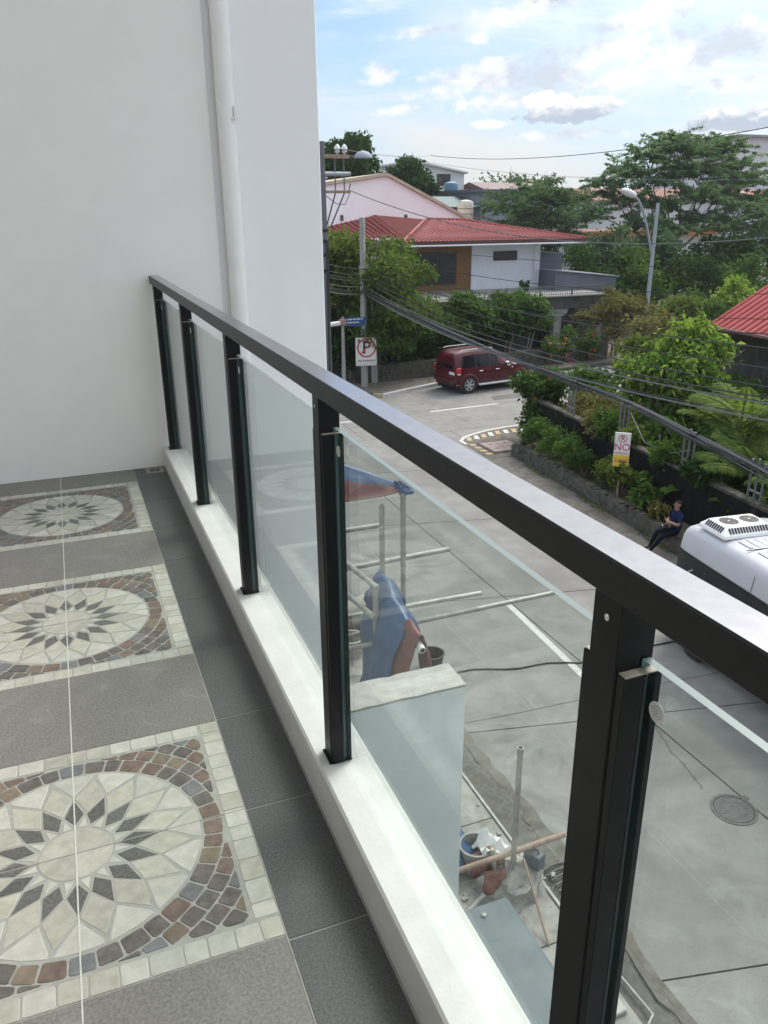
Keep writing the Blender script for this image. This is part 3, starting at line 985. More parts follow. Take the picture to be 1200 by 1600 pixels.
# far wall, pillar, pipe, building body
bw = thing('balcony_wall', 'white plastered wall closing the far end of the balcony', 'wall', (0, WY, 0), world=True)
MB().box(-6, .60, WY, WY + .25, 0, 12.19).build('plaster_face', 'plaster', bw)
MB().bbox(.60, 1.214, WY + .02, WY + .32, 0, 12.4, .006).build('pillar', 'pillar', bw)
bd = thing('balcony_building', 'white house whose balcony, back wall and ceiling stand round the viewer', 'building', (0, 0, 0))
MB().box(-6.0, .30, -4.3, WY - .002, 0, FZ - .255).build('lower_front', 'grey_wall', bd)
MB().box(-6.0, .36, -4.4, WY - .002, 12.2, 12.39).build('ceiling', 'plaster', bd)
for y0, y1 in ((-4.3, -1.9), (1.1, WY - .003)):
    MB().box(-2.85, -2.6, y0, y1, FZ - .2, 12.199).build('back_wall', 'plaster', bd)
MB().box(-2.85, -2.6, -1.9, 1.1, 8.35, 12.199).build('lintel', 'plaster', bd)
MB().box(-2.76, -2.72, -1.9, 1.1, FZ - .2, 8.349).build('sliding_door', 'dark_glass', bd)
MB().box(-2.6, .17, -4.4, -4.2, FZ - .2, 12.199).build('end_wall', 'plaster', bd)
dp = thing('downpipe', 'white painted downpipe in the corner of wall and pillar', 'pipe', (.685, WY - .03, 0))
MB().tube([(0, 0, 0), (0, 0, 12.3)], .049, 20).build('pipe', 'pipe', dp, smooth=True)
cl = MB().box(.034, .052, -.046, -.02, 7.97, 8.03)
cl.box(.02, .052, -.05, -.03, 7.965, 7.975)
cl.build('pipe_clip', 'pipe', dp)
for z in (5.2, 9.9):
    MB().hoop([(.050, z), (.056, z), (.056, z + .09), (.050, z + .09)], 20).build('pipe_collar', 'pipe', dp, smooth=30)

# lower boundary wall and canopy slab
lw = thing('boundary_wall', 'pale grey party wall continuing below the pillar with a bare concrete top', 'wall', (1.7, WY, 0), world=True)
MB().bbox(1.216, 2.25, WY + .015, WY + .33, 0, 4.055, .004).build('wall_body', 'grey_wall', lw)
cp = MB()
nx, ny = 14, 6
vs = []
for i in range(nx + 1):
    for j in range(ny + 1):
        x = 1.217 + (2.256 - 1.217) * i / nx; yv = WY + .012 + .325 * j / ny
        e_ = .006 if (i in (0, nx) or j in (0, ny)) else 0
        vs.append((x + (RND.random() - .5) * e_, yv + (RND.random() - .5) * e_, 4.078 + (RND.random() - .5) * .012))
fs = [(i * (ny + 1) + j, (i + 1) * (ny + 1) + j, (i + 1) * (ny + 1) + j + 1, i * (ny + 1) + j + 1) for i in range(nx) for j in range(ny)]
cp.add(vs, fs).box(1.218, 2.253, WY + .0135, WY + .334, 4.056, 4.072)
cp.build('wall_top', 'raw_concrete', lw)
cs = thing('canopy_slab', 'grey painted canopy slab over the entrance below the balcony', 'canopy', (1, 0, 3.4), world=True)
cm = MB().bbox(.301, 1.83, -3.2, 2.05, 3.36, 3.5, .02)
cm.build('slab', 'grey_slab', cs, smooth=30)
MB().lathe([(.018, 3.5), (.016, 3.512), (.004, 3.515)], 10, (1.62, 1.96, 0)).build('bolt', 'steel', cs, smooth=True)

# ------------------------------------------------------------------ railing
rl = thing('balcony_railing', 'black metal railing with clear glass panels on the white kerb', 'railing', (.24, 0, FZ + .1223), world=True)
ZR0, ZR1 = FZ + 1.0441, FZ + 1.0856
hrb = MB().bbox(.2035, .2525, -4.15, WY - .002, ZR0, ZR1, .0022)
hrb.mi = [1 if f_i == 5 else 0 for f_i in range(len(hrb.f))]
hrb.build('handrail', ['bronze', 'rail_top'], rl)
PY = [.3625 + 1.007 * k for k in (-4, -3, -2, -1, 0, 1, 2, 3)]
ZK = FZ + .1225
GT = FZ + .974
for i, py in enumerate(PY):
    pb = MB().bbox(.212, .258, py - .0225, py + .0225, ZK, ZR0 - .0005, .0015).build('post', 'post', rl)
    for sgn in (-1, 1):
        if (i == len(PY) - 1 and sgn > 0): continue
        ya, yb = sorted((py + sgn * .0226, py + sgn * .0345))
        MB().bbox(.214, .2395, ya, yb, ZK + .001, GT - .012, .001).build('bead', 'post', pb)
        MB().bbox(.2535, .262, ya, yb, ZK + .001, GT - .012, .001).build('bead', 'post', pb)
        MB().box(.2396, .2425, ya, yb, ZK + .001, GT - .014).build('seal', 'rubber', pb)
        MB().box(.216, .260, ya + .0005, yb - .0005, GT - .0118, GT - .0105).build('bead_end', 'cap', pb)
    MB().box(.206, .264, py - .03, py + .03, ZK - .0003, ZK + .004).build('foot_plate', 'post', pb)
    MB().lathe([(.004, 0), (.004, .003), (.001, .0035)], 8, (.2117, py - .005, ZR0 - .025), rot=Matrix.Rotation(rad(-90), 3, 'Y')).build('screw', 'chrome', pb)
for i in range(len(PY) - 1):
    y0, y1 = PY[i] + .024, PY[i + 1] - .024
    x0, x1, z0, z1 = .243, .253, ZK - .006, GT
    b = MB()
    b.add([(x0, y0, z0), (x0, y1, z0), (x0, y1, z1), (x0, y0, z1)], [(0, 3, 2, 1)], 0)
    b.add([(x1, y0, z0), (x1, y1, z0), (x1, y1, z1), (x1, y0, z1)], [(0, 1, 2, 3)], 0)
    b.add([(x0, y0, z1), (x1, y0, z1), (x1, y1, z1), (x0, y1, z1)], [(0, 1, 2, 3)], 2)
    b.add([(x0, y0, z0), (x1, y0, z0), (x1, y1, z0), (x0, y1, z0)], [(3, 2, 1, 0)], 1)
    b.add([(x0, y0, z0), (x1, y0, z0), (x1, y0, z1), (x0, y0, z1)], [(0, 1, 2, 3)], 1)
    b.add([(x0, y1, z0), (x1, y1, z0), (x1, y1, z1), (x0, y1, z1)], [(3, 2, 1, 0)], 1)
    gp = b.build('glass_panel', ['glass', 'glass_edge', 'glass_top'], rl)
    # round maker's sticker in the upper corner
    sy, sz = y1 - .030, GT - .045
    ry = Matrix.Rotation(rad(-90), 3, 'Y')
    s = MB().lathe([(.0115, 0), (.0115, .0004)], 28, (.2428, sy, sz), 0, ry)
    s.lathe([(.0075, .0004), (.0075, .0006)], 24, (.2428, sy, sz), 1, ry)
    s.lathe([(.0066, .0006), (.0066, .0008)], 24, (.2428, sy, sz), 0, ry)
    for k in range(3):
        s.box(.24160, .2419, sy - .0045 + k * .0009, sy + .0035, sz - .0034 + k * .0032, sz - .0022 + k * .0032, 1)
    s.build('sticker', ['sticker', 'sticker_ink'], gp)

# ------------------------------------------------------------------ foliage helpers
def np_mesh(name, V, Q, mats, parent=None, mi=None, smooth=False):
    me = bpy.data.meshes.new(name)
    V = np.asarray(V, dtype=np.float32); Q = np.asarray(Q, dtype=np.int32)
    if parent is not None and parent.get('_world'):
        V = V - np.array(parent.location, dtype=np.float32)
    me.vertices.add(len(V)); me.vertices.foreach_set('co', V.ravel())
    k = Q.shape[1]
    me.loops.add(Q.size); me.loops.foreach_set('vertex_index', Q.ravel())
    me.polygons.add(len(Q))
    me.polygons.foreach_set('loop_start', np.arange(0, Q.size, k, dtype=np.int32))
    if mi is not None:
        me.polygons.foreach_set('material_index', mi)
    for m in (mats if isinstance(mats, (list, tuple)) else [mats]):
        me.materials.append(M[m] if isinstance(m, str) else m)
    me.update(calc_edges=True)
    o = bpy.data.objects.new(name, me)
    COL.objects.link(o)
    if parent is not None:
        o.parent = parent
    return o


def leaf_arrays(P, size, rng, aspect=.45, up=.6, droop=.2, out=None, fold=.18, var=.35):
    n = len(P)
    nr = rng.normal(size=(n, 3)) + np.array([0, 0, up])
    nr /= np.linalg.norm(nr, axis=1)[:, None]
    d = rng.normal(size=(n, 3)) + (out * 1.1 if out is not None else 0) + np.array([0, 0, -droop * 2])
    d -= nr * np.sum(d * nr, axis=1)[:, None]
    d /= np.linalg.norm(d, axis=1)[:, None] + 1e-9
    sd = np.cross(nr, d)
    s = size * (1 + var * (rng.random(n) * 2 - 1))[:, None]
    b = P - d * s * .5
    tip = P + d * s * .5 - np.array([0, 0, 1]) * s * droop * .3
    mid = P + nr * s * fold * .5
    V = np.stack([b, mid + sd * s * aspect * .5, tip, mid - sd * s * aspect * .5], axis=1).reshape(-1, 3)
    Q = np.arange(4 * n).reshape(n, 4)
    return V, Q


def clump_points(cl, n, rng, shell=.45):
    """scatter n points through ellipsoid clumps (x, y, z, r, rz)"""
    cl = np.array(cl, dtype=float)
    w = cl[:, 3] ** 2
    idx = rng.choice(len(cl), size=n, p=w / w.sum())
    u = rng.normal(size=(n, 3)); u /= np.linalg.norm(u, axis=1)[:, None]
    r = rng.random(n) ** shell * (1 + .22 * rng.normal(size=n))
    r = np.clip(r, 0, 1.45)
    off = u * r[:, None]
    off[:, :2] *= cl[idx, 3:4]
    off[:, 2] *= cl[idx, 4]
    return cl[idx, :3] + off, u


def tree(name, label, cat, base, crown, rx, rz, leaf, n, size, seed, trunk_r=.14, clumps=16, group=None, flat=.75, aspect=.45, up=.6, droop=.2,
         trunk='bark', forks=6, ry=None, cr=.42, shell=.45, stems=1, extra=None):
    rng = np.random.default_rng(seed)
    ry = ry or rx
    o = thing(name, label, cat, base, group=group, world=True)
    base = np.array(base, float); crown = np.array(crown, float)
    cl = []
    for i in range(clumps):
        u = rng.normal(size=3); u /= np.linalg.norm(u)
        k = rng.random() ** .5 * .78
        c = crown + u * np.array([rx, ry, rz]) * k
        r = min(rx, ry) * cr * (0.65 + .6 * rng.random())
        cl.append((c[0], c[1], c[2], r, r * flat))
    if extra: cl += extra
    tb = MB()
    for s_ in range(stems):
        b0 = base + (rng.normal(size=3) * np.array([rx * .12, ry * .12, 0]) if stems > 1 else 0)
        fork = base * .45 + crown * .55 + rng.normal(size=3) * .1 * rx
        fork[2] = base[2] + (crown[2] - rz * .55 - base[2]) * (.9 if crown[2] - rz * .5 > base[2] else .4)
        if fork[2] < base[2] + .2: fork[2] = base[2] + .3
        mid = (b0 + fork) / 2 + rng.normal(size=3) * .08 * (fork[2] - base[2])
        tb.tube([b0 - np.array([0, 0, .1]), mid, fork], [trunk_r * 1.15, trunk_r * .9, trunk_r * .75], 8)
        for i in rng.permutation(len(cl))[:forks]:
            c = np.array(cl[i][:3])
            m1 = fork * .55 + c * .45 + rng.normal(size=3) * .12 * rx
            tb.tube([fork, m1, c], [trunk_r * .6, trunk_r * .38, trunk_r * .12], 5)
            for q in range(2):
                e = c + rng.normal(size=3) * cl[i][3] * .7
                tb.tube([m1, (m1 + e) / 2 + rng.normal(size=3) * .1, e], [trunk_r * .28, trunk_r * .18, trunk_r * .06], 4)
    tb.build('trunk', trunk, o)
    P, u = clump_points(cl, n, rng, shell)
    P[:, 2] = np.maximum(P[:, 2], base[2] + .05)
    V, Q = leaf_arrays(P, size, rng, aspect, up, droop, out=u)
    mi = None
    if len(leaf) > 1:
        h_ = (P[:, 2] - P[:, 2].min()) / np.ptp(P[:, 2])
        mi = (rng.random(len(P)) < .15 + .6 * h_).astype(np.int32)     # second leaf colour grows more frequent towards the top
    np_mesh('crown', V, Q, leaf, o, mi)
    return o


def feather_tree(name, label, base, tiers, n, size, seed, leaf, trunk_r=.2, group=None):
    """spreading tree whose sprays lie in flat layers; tiers: (x, y, z, radius)"""
    rng = np.random.default_rng(seed)
    o = thing(name, label, 'tree', base, group=group, world=True)
    base = np.array(base, float)
    tb = MB()
    top = np.mean([t[:3] for t in tiers], axis=0)
    fork = base + (top - base) * np.array([.25, .25, .42])
    tb.tube([base, (base + fork) / 2 + rng.normal(size=3) * .2, fork], [trunk_r * 1.2, trunk_r, trunk_r * .85], 9)
    PV = []; OV = []
    order = sorted(range(len(tiers)), key=lambda i: tiers[i][0])
    main = {}
    ng = 5
    for gi in range(ng):
        ids = order[gi * len(order) // ng:(gi + 1) * len(order) // ng]
        if not ids: continue
        m = np.mean([tiers[i][:3] for i in ids], axis=0)
        k1 = fork + (m - fork) * np.array([.62, .62, .42]) + rng.normal(size=3) * .3
        k0 = (fork + k1) / 2 + np.array([0, 0, .35]) + rng.normal(size=3) * .25
        tb.tube([fork, k0, k1], [trunk_r * .62, trunk_r * .5, trunk_r * .4], 7)
        for i in ids: main[i] = k1
    for ti, (tx, ty, tz, r) in enumerate(tiers):
        c = np.array([tx, ty, tz])
        k1 = main[ti]
        m1 = k1 * .5 + c * .5 + rng.normal(size=3) * .3 - np.array([0, 0, .25])
        tb.tube([k1, m1, c - np.array([0, 0, .2])], [trunk_r * .36, trunk_r * .22, trunk_r * .08], 5)
        ns = max(14, int(17 * r))
        for k in range(ns):
            a = rng.random() * 6.283
            L = r * (.5 + .75 * rng.random())
            rise = rng.uniform(-.08, .62)
            st = c + np.array([math.cos(a), math.sin(a), 0]) * r * .1 + np.array([0, 0, rng.normal() * r * .12])
            end = st + np.array([math.cos(a) * L, math.sin(a) * L, rise * L])
            if k % 3 == 0:
                tb.tube([m1 * .3 + st * .7, (st + end) / 2 - np.array([0, 0, .05]), end], [trunk_r * .13, trunk_r * .08, trunk_r * .03], 4)
            nl = max(6, int(n * r * r / sum(t[3] ** 2 for t in tiers) / ns))
            t = rng.random(nl) ** .7
            P = st + (end - st) * t[:, None]
            P[:, 2] -= .18 * L * t ** 2
            P += rng.normal(size=(nl, 3)) * np.array([.075, .075, .045]) * r * (1.2 - .7 * t)[:, None]
            PV.append(P); OV.append(np.tile((end - st) / L, (nl, 1)))
    tb.build('trunk', 'bark', o)
    P = np.concatenate(PV); OUT = np.concatenate(OV)
    V, Q = leaf_arrays(P, size, rng, .34, 1.6, .12, out=OUT)
    np_mesh('crown', V, Q, leaf, o)
    return o


def shrub(label, base, r, h, leaf, n, size, seed, group=None, name='shrub', cat='shrub', aspect=.45, droop=.1, up=.5, flower=None, nf=0, fs=.06):
    rng = np.random.default_rng(seed)
    o = thing(name, label, cat, base, group=group, world=True)
    base = np.array(base, float)
    sb = MB()
    cl = []
    for i in range(8):
        a = rng.random() * 6.283; k = rng.random() ** .5
        z = h * (.35 + .5 * rng.random())
        c = base + np.array([math.cos(a) * r * k * .75, math.sin(a) * r * k * .75, z])
        rr = r * .42
        cl.append((c[0], c[1], c[2], rr, min(rr, h * .32)))
        sb.tube([base + rng.normal(size=3) * np.array([.05, .05, 0]), base * .5 + c * .5 + rng.normal(size=3) * .05, c], [.02, .014, .005], 4)
    sb.build('stem', 'bark', o)
    P, u = clump_points(cl, n, rng)
    P[:, 2] = np.maximum(P[:, 2], base[2] + .03)
    V, Q = leaf_arrays(P, size, rng, aspect, up, droop, out=u)
    np_mesh('foliage', V, Q, leaf, o)
    if flower:
        for i in range(nf):
            c = cl[rng.integers(len(cl))]
            d = rng.normal(size=3); d[1] = -abs(d[1]); d[0] = -abs(d[0]) * .6; d /= np.linalg.norm(d)
            p = np.array(c[:3]) + d * c[3] * 1.15
            fb = MB()
            for k in range(5):
                a = k * 1.2566
                q = np.array([math.cos(a), 0, math.sin(a)]) * fs
                fb.add([p, p + q * .6 + np.array([.3, 0, .3]) * fs * .5, p + q * 1.2 - np.array([0, .3 * fs, 0]), p + q * .6 - np.array([.3, 0, .3]) * fs * .5], [(0, 1, 2, 3)])
            fb.build('flower', flower, o)
    return o


def rotz(a):
    return Matrix.Rotation(a, 3, 'Z')


# ------------------------------------------------------------------ house with the red roof
hs = thing('red_roof_house', 'low white and brown house with a wide red roof above its terrace', 'house', (20, 42, 0), world=True)
RZ = 5.86
MB().bbox(21.2, 25.6, 40, 50, 3.3, RZ, .01).build('white_wall', 'white_house', hs)
wd = MB().bbox(15.5, 21.19, 40.05, 50, 3.3, RZ, .01).build('brown_wall', 'wood', hs)
pw = MB().box(15.8, 20.25, 39.98, 40.1, 3.75, 5.42).build('window', 'black_trim', hs)
for i in range(4):
    MB().box(15.88 + i * 1.09, 16.89 + i * 1.09, 39.965, 39.979, 3.82, 5.34).build('pane', 'house_glass', pw)
pw = MB().box(22.55, 24.05, 39.94, 40.02, 4.92, 5.42).build('window', 'black_trim', hs)
for i in range(2):
    MB().box(22.61 + i * .71, 23.27 + i * .71, 39.925, 39.939, 4.97, 5.37).build('pane', 'house_glass', pw)
MB().tube([(25.2, 39.9, 3.3), (25.2, 39.9, 5.6), (25.3, 39.3, 5.9)], .045, 8).build('rain_pipe', 'white_house', hs, smooth=True)
# roof: hip over the front wing
ex0, ex1, ey0, ey1 = 16.6, 27.9, 38.9, 51
apex = (20.4, 44.4, 7.12); apex2 = (23.0, 45.2, 7.05)
rf = MB()
rv = [(ex0, ey0, 6.06), (ex1, ey0, 6.06), (ex1, ey1, 6.06), (ex0, ey1, 6.06), apex, apex2]
rf.add(rv, [(0, 1, 5, 4), (1, 2, 5), (2, 3, 4, 5), (3, 0, 4)])
roof = rf.build('roof', 'roof_red', hs)
rb = MB()
for i in range(46):
    x = ex0 + .12 + i * .246
    if x > ex1: break
    xt = apex[0] + (apex2[0] - apex[0]) * (x - ex0) / (ex1 - ex0)
    t = 1.0
    a = Vector((x, ey0, 6.06)); 
    # parallel to the slope direction: climb straight back until the hip is met
    if x < apex[0]:
        k = (x - ex0) / (apex[0] - ex0)
    elif x > apex2[0]:
        k = (ex1 - x) / (ex1 - apex2[0])
    else:
        k = 1
    b = Vector((x, ey0 + (apex[1] - ey0) * k, 6.06 + (apex[2] - 6.06) * k))
    rb.tube([a + Vector((0, 0, .02)), b + Vector((0, 0, .02))], .034, 4)
r_ = rb.build('roof_ribs', 'roof_red', roof); r_['kind'] = 'stuff'
for a, b in ((rv[0], apex), (rv[1], apex2), (apex, apex2)):
    MB().tube([Vector(a) + Vector((0, 0, .03)), Vector(b) + Vector((0, 0, .03))], .07, 6).build('ridge_cap', 'roof_red', roof)
fm = MB()
fm.box(ex0 - .02, ex1 + .02, ey0 - .04, ey0 - .001, 5.84, 6.07)
fm.box(ex1 + .001, ex1 + .04, ey0, ey1, 5.84, 6.07)
fm.box(ex0 - .04, ex0 - .001, ey0, ey1, 5.84, 6.07)
fm.build('fascia', 'fascia', roof)
MB().box(ex0, ex1, ey0, 40.0, 5.79, 5.83).build('soffit', 'white_house', roof)
MB().tube([(ex0, ey0 - .08, 5.83), (ex1, ey0 - .08, 5.83)], .05, 6).build('roof_gutter', 'white_house', roof)
# older wing to the left with a darker roof
wing = MB()
wing.add([(11.0, 39.5, 6.1), (17.2, 39.5, 6.1), (20.3, 44.35, 7.1), (17.2, 44.4, 7.36), (11.0, 44.4, 6.12), (11, 50, 6.1), (20, 50, 6.1)], [(0, 1, 2, 3, 4), (4, 3, 6, 5), (0, 4, 5), (2, 6, 3)])
wr = wing.build('wing_roof', 'roof_red_dark', hs)
rb = MB()
for i in range(38):
    x = 11.2 + i * .3
    if x < 17.2:
        zt = 6.12 + 1.24 * (x - 11) / 6.2; rb.tube([(x, 39.5, 6.12), (x, 44.4, zt + .02)], .03, 4)
r_ = rb.build('roof_ribs', 'roof_red', wr); r_['kind'] = 'stuff'
MB().box(8.3, 17, 39.9, 49.5, 2.5, 6.19).build('wing_wall', 'white_house', hs)
# terrace
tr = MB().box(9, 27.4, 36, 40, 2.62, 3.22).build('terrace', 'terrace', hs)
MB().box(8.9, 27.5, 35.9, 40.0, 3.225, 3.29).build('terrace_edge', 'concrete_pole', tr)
for x in (12.5, 18.6, 24.45, 27.1):
    c = MB().bbox(x - .24, x + .24, 36.05, 36.5, -.1, 2.62, .03)
    c.build('column', 'concrete_pole', tr)
    for sg in (-1, 1):
        pts = [(x + sg * .24, 2.2), (x + sg * .24, 2.619)] + [(x + sg * (.24 + .42 * math.sin(t * .314)), 2.2 + .419 * (1 - math.cos(t * .314)) ) for t in range(5, 0, -1)]
        pts = pts if sg > 0 else pts[::-1]
        vs = [(p[0], 36.08, p[1]) for p in pts] + [(p[0], 36.45, p[1]) for p in pts]
        n = len(pts)
        MB().add(vs, [tuple(range(n)), tuple(range(2 * n - 1, n - 1, -1))] + [(i, i + n, (i + 1) % n + n, (i + 1) % n) for i in range(n)]).build('arch_bracket', 'concrete_pole', tr)
MB().box(9, 30, 39.0, 39.2, -.1, 2.6).build('back_wall', 'dark', tr)  # near-black colour puts in the shade under the terrace
tf = MB()
for i in range(int((27.3 - 9) / .11)):
    x = 9.1 + i * .11
    tf.box(x, x + .02, 36.04, 36.06, 3.29, 3.76)
for z in (3.34, 3.74):
    tf.box(9, 27.4, 36.03, 36.07, z, z + .035)
for i in range(10):
    x = 9.2 + i * 2.0
    tf.box(x, x + .05, 36.02, 36.08, 3.29, 3.8)
tf_ = tag(tf.build('terrace_fence', 'fence_metal', origin=(18, 36, 3.29)), 'thin grey bar fence along the terrace edge of the red roofed house', 'fence')
# slate side sheds right of the white wall
sh = thing('slate_shed', 'slate blue panelled shed beside the white house wall', 'shed', (28, 41, 0), world=True)
MB().box(25.65, 27.5, 40.6, 46, 3.2, 5.2).build('upper_panel', 'slate', sh)
b = MB()
b.add([(25.65, 38.4, 3.2), (29.8, 38.4, 3.2), (29.8, 38.4, 3.9), (25.65, 38.4, 4.35), (25.65, 44, 3.2), (29.8, 44, 3.2), (29.8, 44, 3.9), (25.65, 44, 4.35)],
      [(0, 1, 2, 3), (4, 7, 6, 5), (1, 5, 6, 2), (0, 3, 7, 4)])
b.build('panel_wall', 'slate', sh)
MB().add([(25.6, 38.3, 4.37), (29.95, 38.3, 3.92), (29.95, 44.1, 3.92), (25.6, 44.1, 4.37), (25.6, 38.3, 4.43), (29.95, 38.3, 3.98), (29.95, 44.1, 3.98), (25.6, 44.1, 4.43)],
         [(0, 1, 2, 3), (7, 6, 5, 4), (0, 4, 5, 1), (1, 5, 6, 2), (2, 6, 7, 3), (3, 7, 4, 0)]).build('lean_to_roof', 'far_grey', sh)
MB().box(25.7, 29.7, 38.45, 44, -.1, 3.19).build('lower_wall', 'terrace', sh)

# garden wall at the foot of the terrace
gw = thing('stone_garden_wall', 'low grey stone wall behind the parked car', 'wall', (18, 33.4, 0), world=True)
b = MB()
vs = []; nx = 70
for i in range(nx + 1):
    x = 11.9 + i * 14.5 / nx
    yv = 33.0 + (x - 12) * .075
    for (dy, z) in ((0, .1), (.0, .55), (.03, .88), (.3, .9), (.32, .1)):
        vs.append((x, yv + dy + RND.uniform(-.025, .025), z + (RND.uniform(-.05, .05) if z > .2 else 0)))
b.add(vs, [(i * 5 + k, (i + 1) * 5 + k, (i + 1) * 5 + k + 1, i * 5 + k + 1) for i in range(nx) for k in range(4)])
b.build('masonry', 'stone', gw)
hw = MB()
hw.box(16, 22.3, 35.2, 35.45, -.1, 2.1)
tag(hw.build('plinth_wall', 'terrace', origin=(22, 35.3, 0)), 'weathered plinth wall below the terrace behind the climbing bushes', 'wall')

# warehouse gable
wh = thing('gabled_warehouse', 'pale lilac warehouse with a plain gable end', 'building', (20, 55, 0), world=True)
b = MB()
gx = [(8, 7.95), (20.9, 9.75), (31.2, 5.0)]
b.add([(8, 52, 0), (31.2, 52, 0), (31.2, 52, gx[2][1]), (20.9, 52, gx[1][1]), (8, 52, gx[0][1])] + [(8, 80, 0), (31.2, 80, 0), (31.2, 80, gx[2][1]), (20.9, 80, gx[1][1]), (8, 80, gx[0][1])],
      [(0, 1, 2, 3, 4), (9, 8, 7, 6, 5), (1, 6, 7, 2), (5, 0, 4, 9)])
b.build('gable_wall', 'lilac', wh)
b = MB()
for (xa, za), (xb, zb) in ((gx[0], gx[1]), (gx[1], gx[2])):
    b.add([(xa, 51.8, za + .02), (xb, 51.8, zb + .02), (xb, 80, zb + .02), (xa, 80, za + .02), (xa, 51.8, za + .22), (xb, 51.8, zb + .22), (xb, 80, zb + .22), (xa, 80, za + .22)],
          [(0, 1, 2, 3), (7, 6, 5, 4), (0, 4, 5, 1), (1, 5, 6, 2), (3, 2, 6, 7), (0, 3, 7, 4)])
b.build('roof', 'tan_roof', wh)
for i in range(5):
    MB().box(13.0 + i * 2.3, 13.2 + i * 2.3, 51.93, 52.01, 7.0 + (.1 if i % 2 else 0), 7.35).build('wall_vent', 'terrace', wh)

# distant buildings
def far_building(name, label, x0, x1, y0, y1, z1, wall, roof, roofz, wins=(), cat='building', ov=.4, grp=None, shed=False):
    o = thing(name, label, cat, ((x0 + x1) / 2, (y0 + y1) / 2, 0), world=True, group=grp)
    b = MB(); b.box(x0, x1, y0, y1, -.05, z1); b.build('wall', wall, o)
    b = MB()
    if shed:
        b.add([(x0 - ov, y0 - ov, z1 + roofz), (x1 + ov, y0 - ov, z1 + .02), (x1 + ov, y1, z1 + .02), (x0 - ov, y1, z1 + roofz),
               (x0 - ov, y0 - ov, z1 + roofz + .2), (x1 + ov, y0 - ov, z1 + .22), (x1 + ov, y1, z1 + .22), (x0 - ov, y1, z1 + roofz + .2)],
              [(0, 1, 2, 3), (7, 6, 5, 4), (0, 4, 5, 1), (1, 5, 6, 2), (2, 6, 7, 3), (3, 7, 4, 0)])
        MB().add([(x0, y0, z1 + .001), (x1, y0, z1 + .001), (x0, y0, z1 + roofz), (x0, y1, z1), (x0, y1, z1 + roofz)], [(0, 1, 2), (0, 2, 4, 3)]).build('gable', wall, o)
    elif roofz:
        ym = (y0 + y1) / 2
        b.add([(x0 - ov, y0 - ov, z1), (x1 + ov, y0 - ov, z1), (x1 + ov, ym, z1 + roofz), (x0 - ov, ym, z1 + roofz), (x0 - ov, y1 + ov, z1), (x1 + ov, y1 + ov, z1)],
              [(0, 1, 2, 3), (3, 2, 5, 4), (0, 3, 4), (1, 5, 2), (0, 4, 5, 1)])
    else:
        b.box(x0 - ov, x1 + ov, y0 - ov, y1 + ov, z1 + .002, z1 + .25)
    b.build('roof', roof, o)
    for wx0, wx1, wz0, wz1 in wins:
        w_ = MB().box(wx0, wx1, y0 - .12, y0 + .05, wz0, wz1).build('window', 'far_white', o)
        MB().box(wx0 + .12, wx1 - .12, y0 - .16, y0 - .121, wz0 + .12, wz1 - .12).build('pane', 'house_glass', w_)
    return o


far_building('apartment_house', 'far white house with a sloping roof left of the blue tank', 41.9, 48.4, 95, 108, 11.9, 'far_white', 'far_white', 1.3, [(44.5, 46.6, 10.4, 12.0), (43.6, 45.4, 7.4, 8.6)], shed=True)
far_building('side_house', 'small white house with a rusty roof behind the blue tank', 48.6, 55, 96, 106, 10.2, 'far_white', 'roof_red_dark', .7)
far_building('rusty_shed', 'low rusty roofed building on the skyline', 50, 58, 90, 102, 9.6, 'far_white', 'fascia', 1.4)
far_building('grey_workshop', 'grey blue panelled workshop behind the white tank', 34.8, 42, 66, 74, 9.1, 'far_grey', 'slate', 0)
far_building('green_shed', 'dark open shed roof next to the white tank', 30.5, 34.9, 65, 72, 7.9, 'slate', 'teal', .9)
bt = thing('blue_tank', 'blue water tank in front of the far white house', 'tank', (36.9, 75, 0))
MB().lathe([(.75, 0), (.75, 8.9)], 10).build('stand', 'terrace', bt)
MB().lathe([(.66, 8.95), (.7, 9.0), (.7, 10.0), (.62, 10.15), (.2, 10.3)], 16).build('tank', 'blue_tank', bt, smooth=True)
wt = thing('white_tank', 'rust streaked white water tank between the roofs', 'tank', (30.9, 60, 0))
MB().lathe([(.5, 0), (.5, 6.5)], 10).build('stand', 'terrace', wt)
wt_b = MB().lathe([(.62, 6.55), (.64, 6.6), (.64, 8.1), (.55, 8.3), (.15, 8.4)], 18).build('tank', 'white_tank', wt, smooth=True)
for z in (6.9, 7.3, 7.7):
    MB().lathe([(.645, z), (.665, z + .02), (.665, z + .06), (.645, z + .08)], 18).build('hoop', 'rust', wt)
far_building('terracotta_house', 'long far building with a terracotta roof behind the feathery tree', 52, 75, 72, 84, 8.5, 'far_white', 'terracotta', 1.3, [(56 + i * 3.4, 57.6 + i * 3.4, 6.2, 7.6) for i in range(5)])
far_building('orange_eaved_house', 'house with a bright orange eave behind the feathery tree', 44, 60, 64, 70, 5.5, 'far_white', 'terracotta', .35, [(46 + i * 3.0, 47.6 + i * 3.0, 3.6, 4.9) for i in range(4)])
far_building('pale_tower_block', 'tall pale grey block at the right edge behind the trees', 77.5, 92, 80, 95, 15.6, 'far_white', 'far_grey', 0, [(79.5, 81, 11.0, 12.0)])
far_building('white_annex', 'white annex with small dark windows below the tall pale block', 69, 84, 68, 74, 8.6, 'far_white', 'roof_red', .9, [(71 + i * 2.2, 72.2 + i * 2.2, 7.1, 8.1) for i in range(4)])

tag(MB().box(43.4, 60.4, 63.3, 63.5, 5.25, 5.75).build('orange_canopy', 'orange', origin=(52, 63.4, 5.4)), 'bright orange canopy strip along the far house behind the feathery tree', 'canopy')

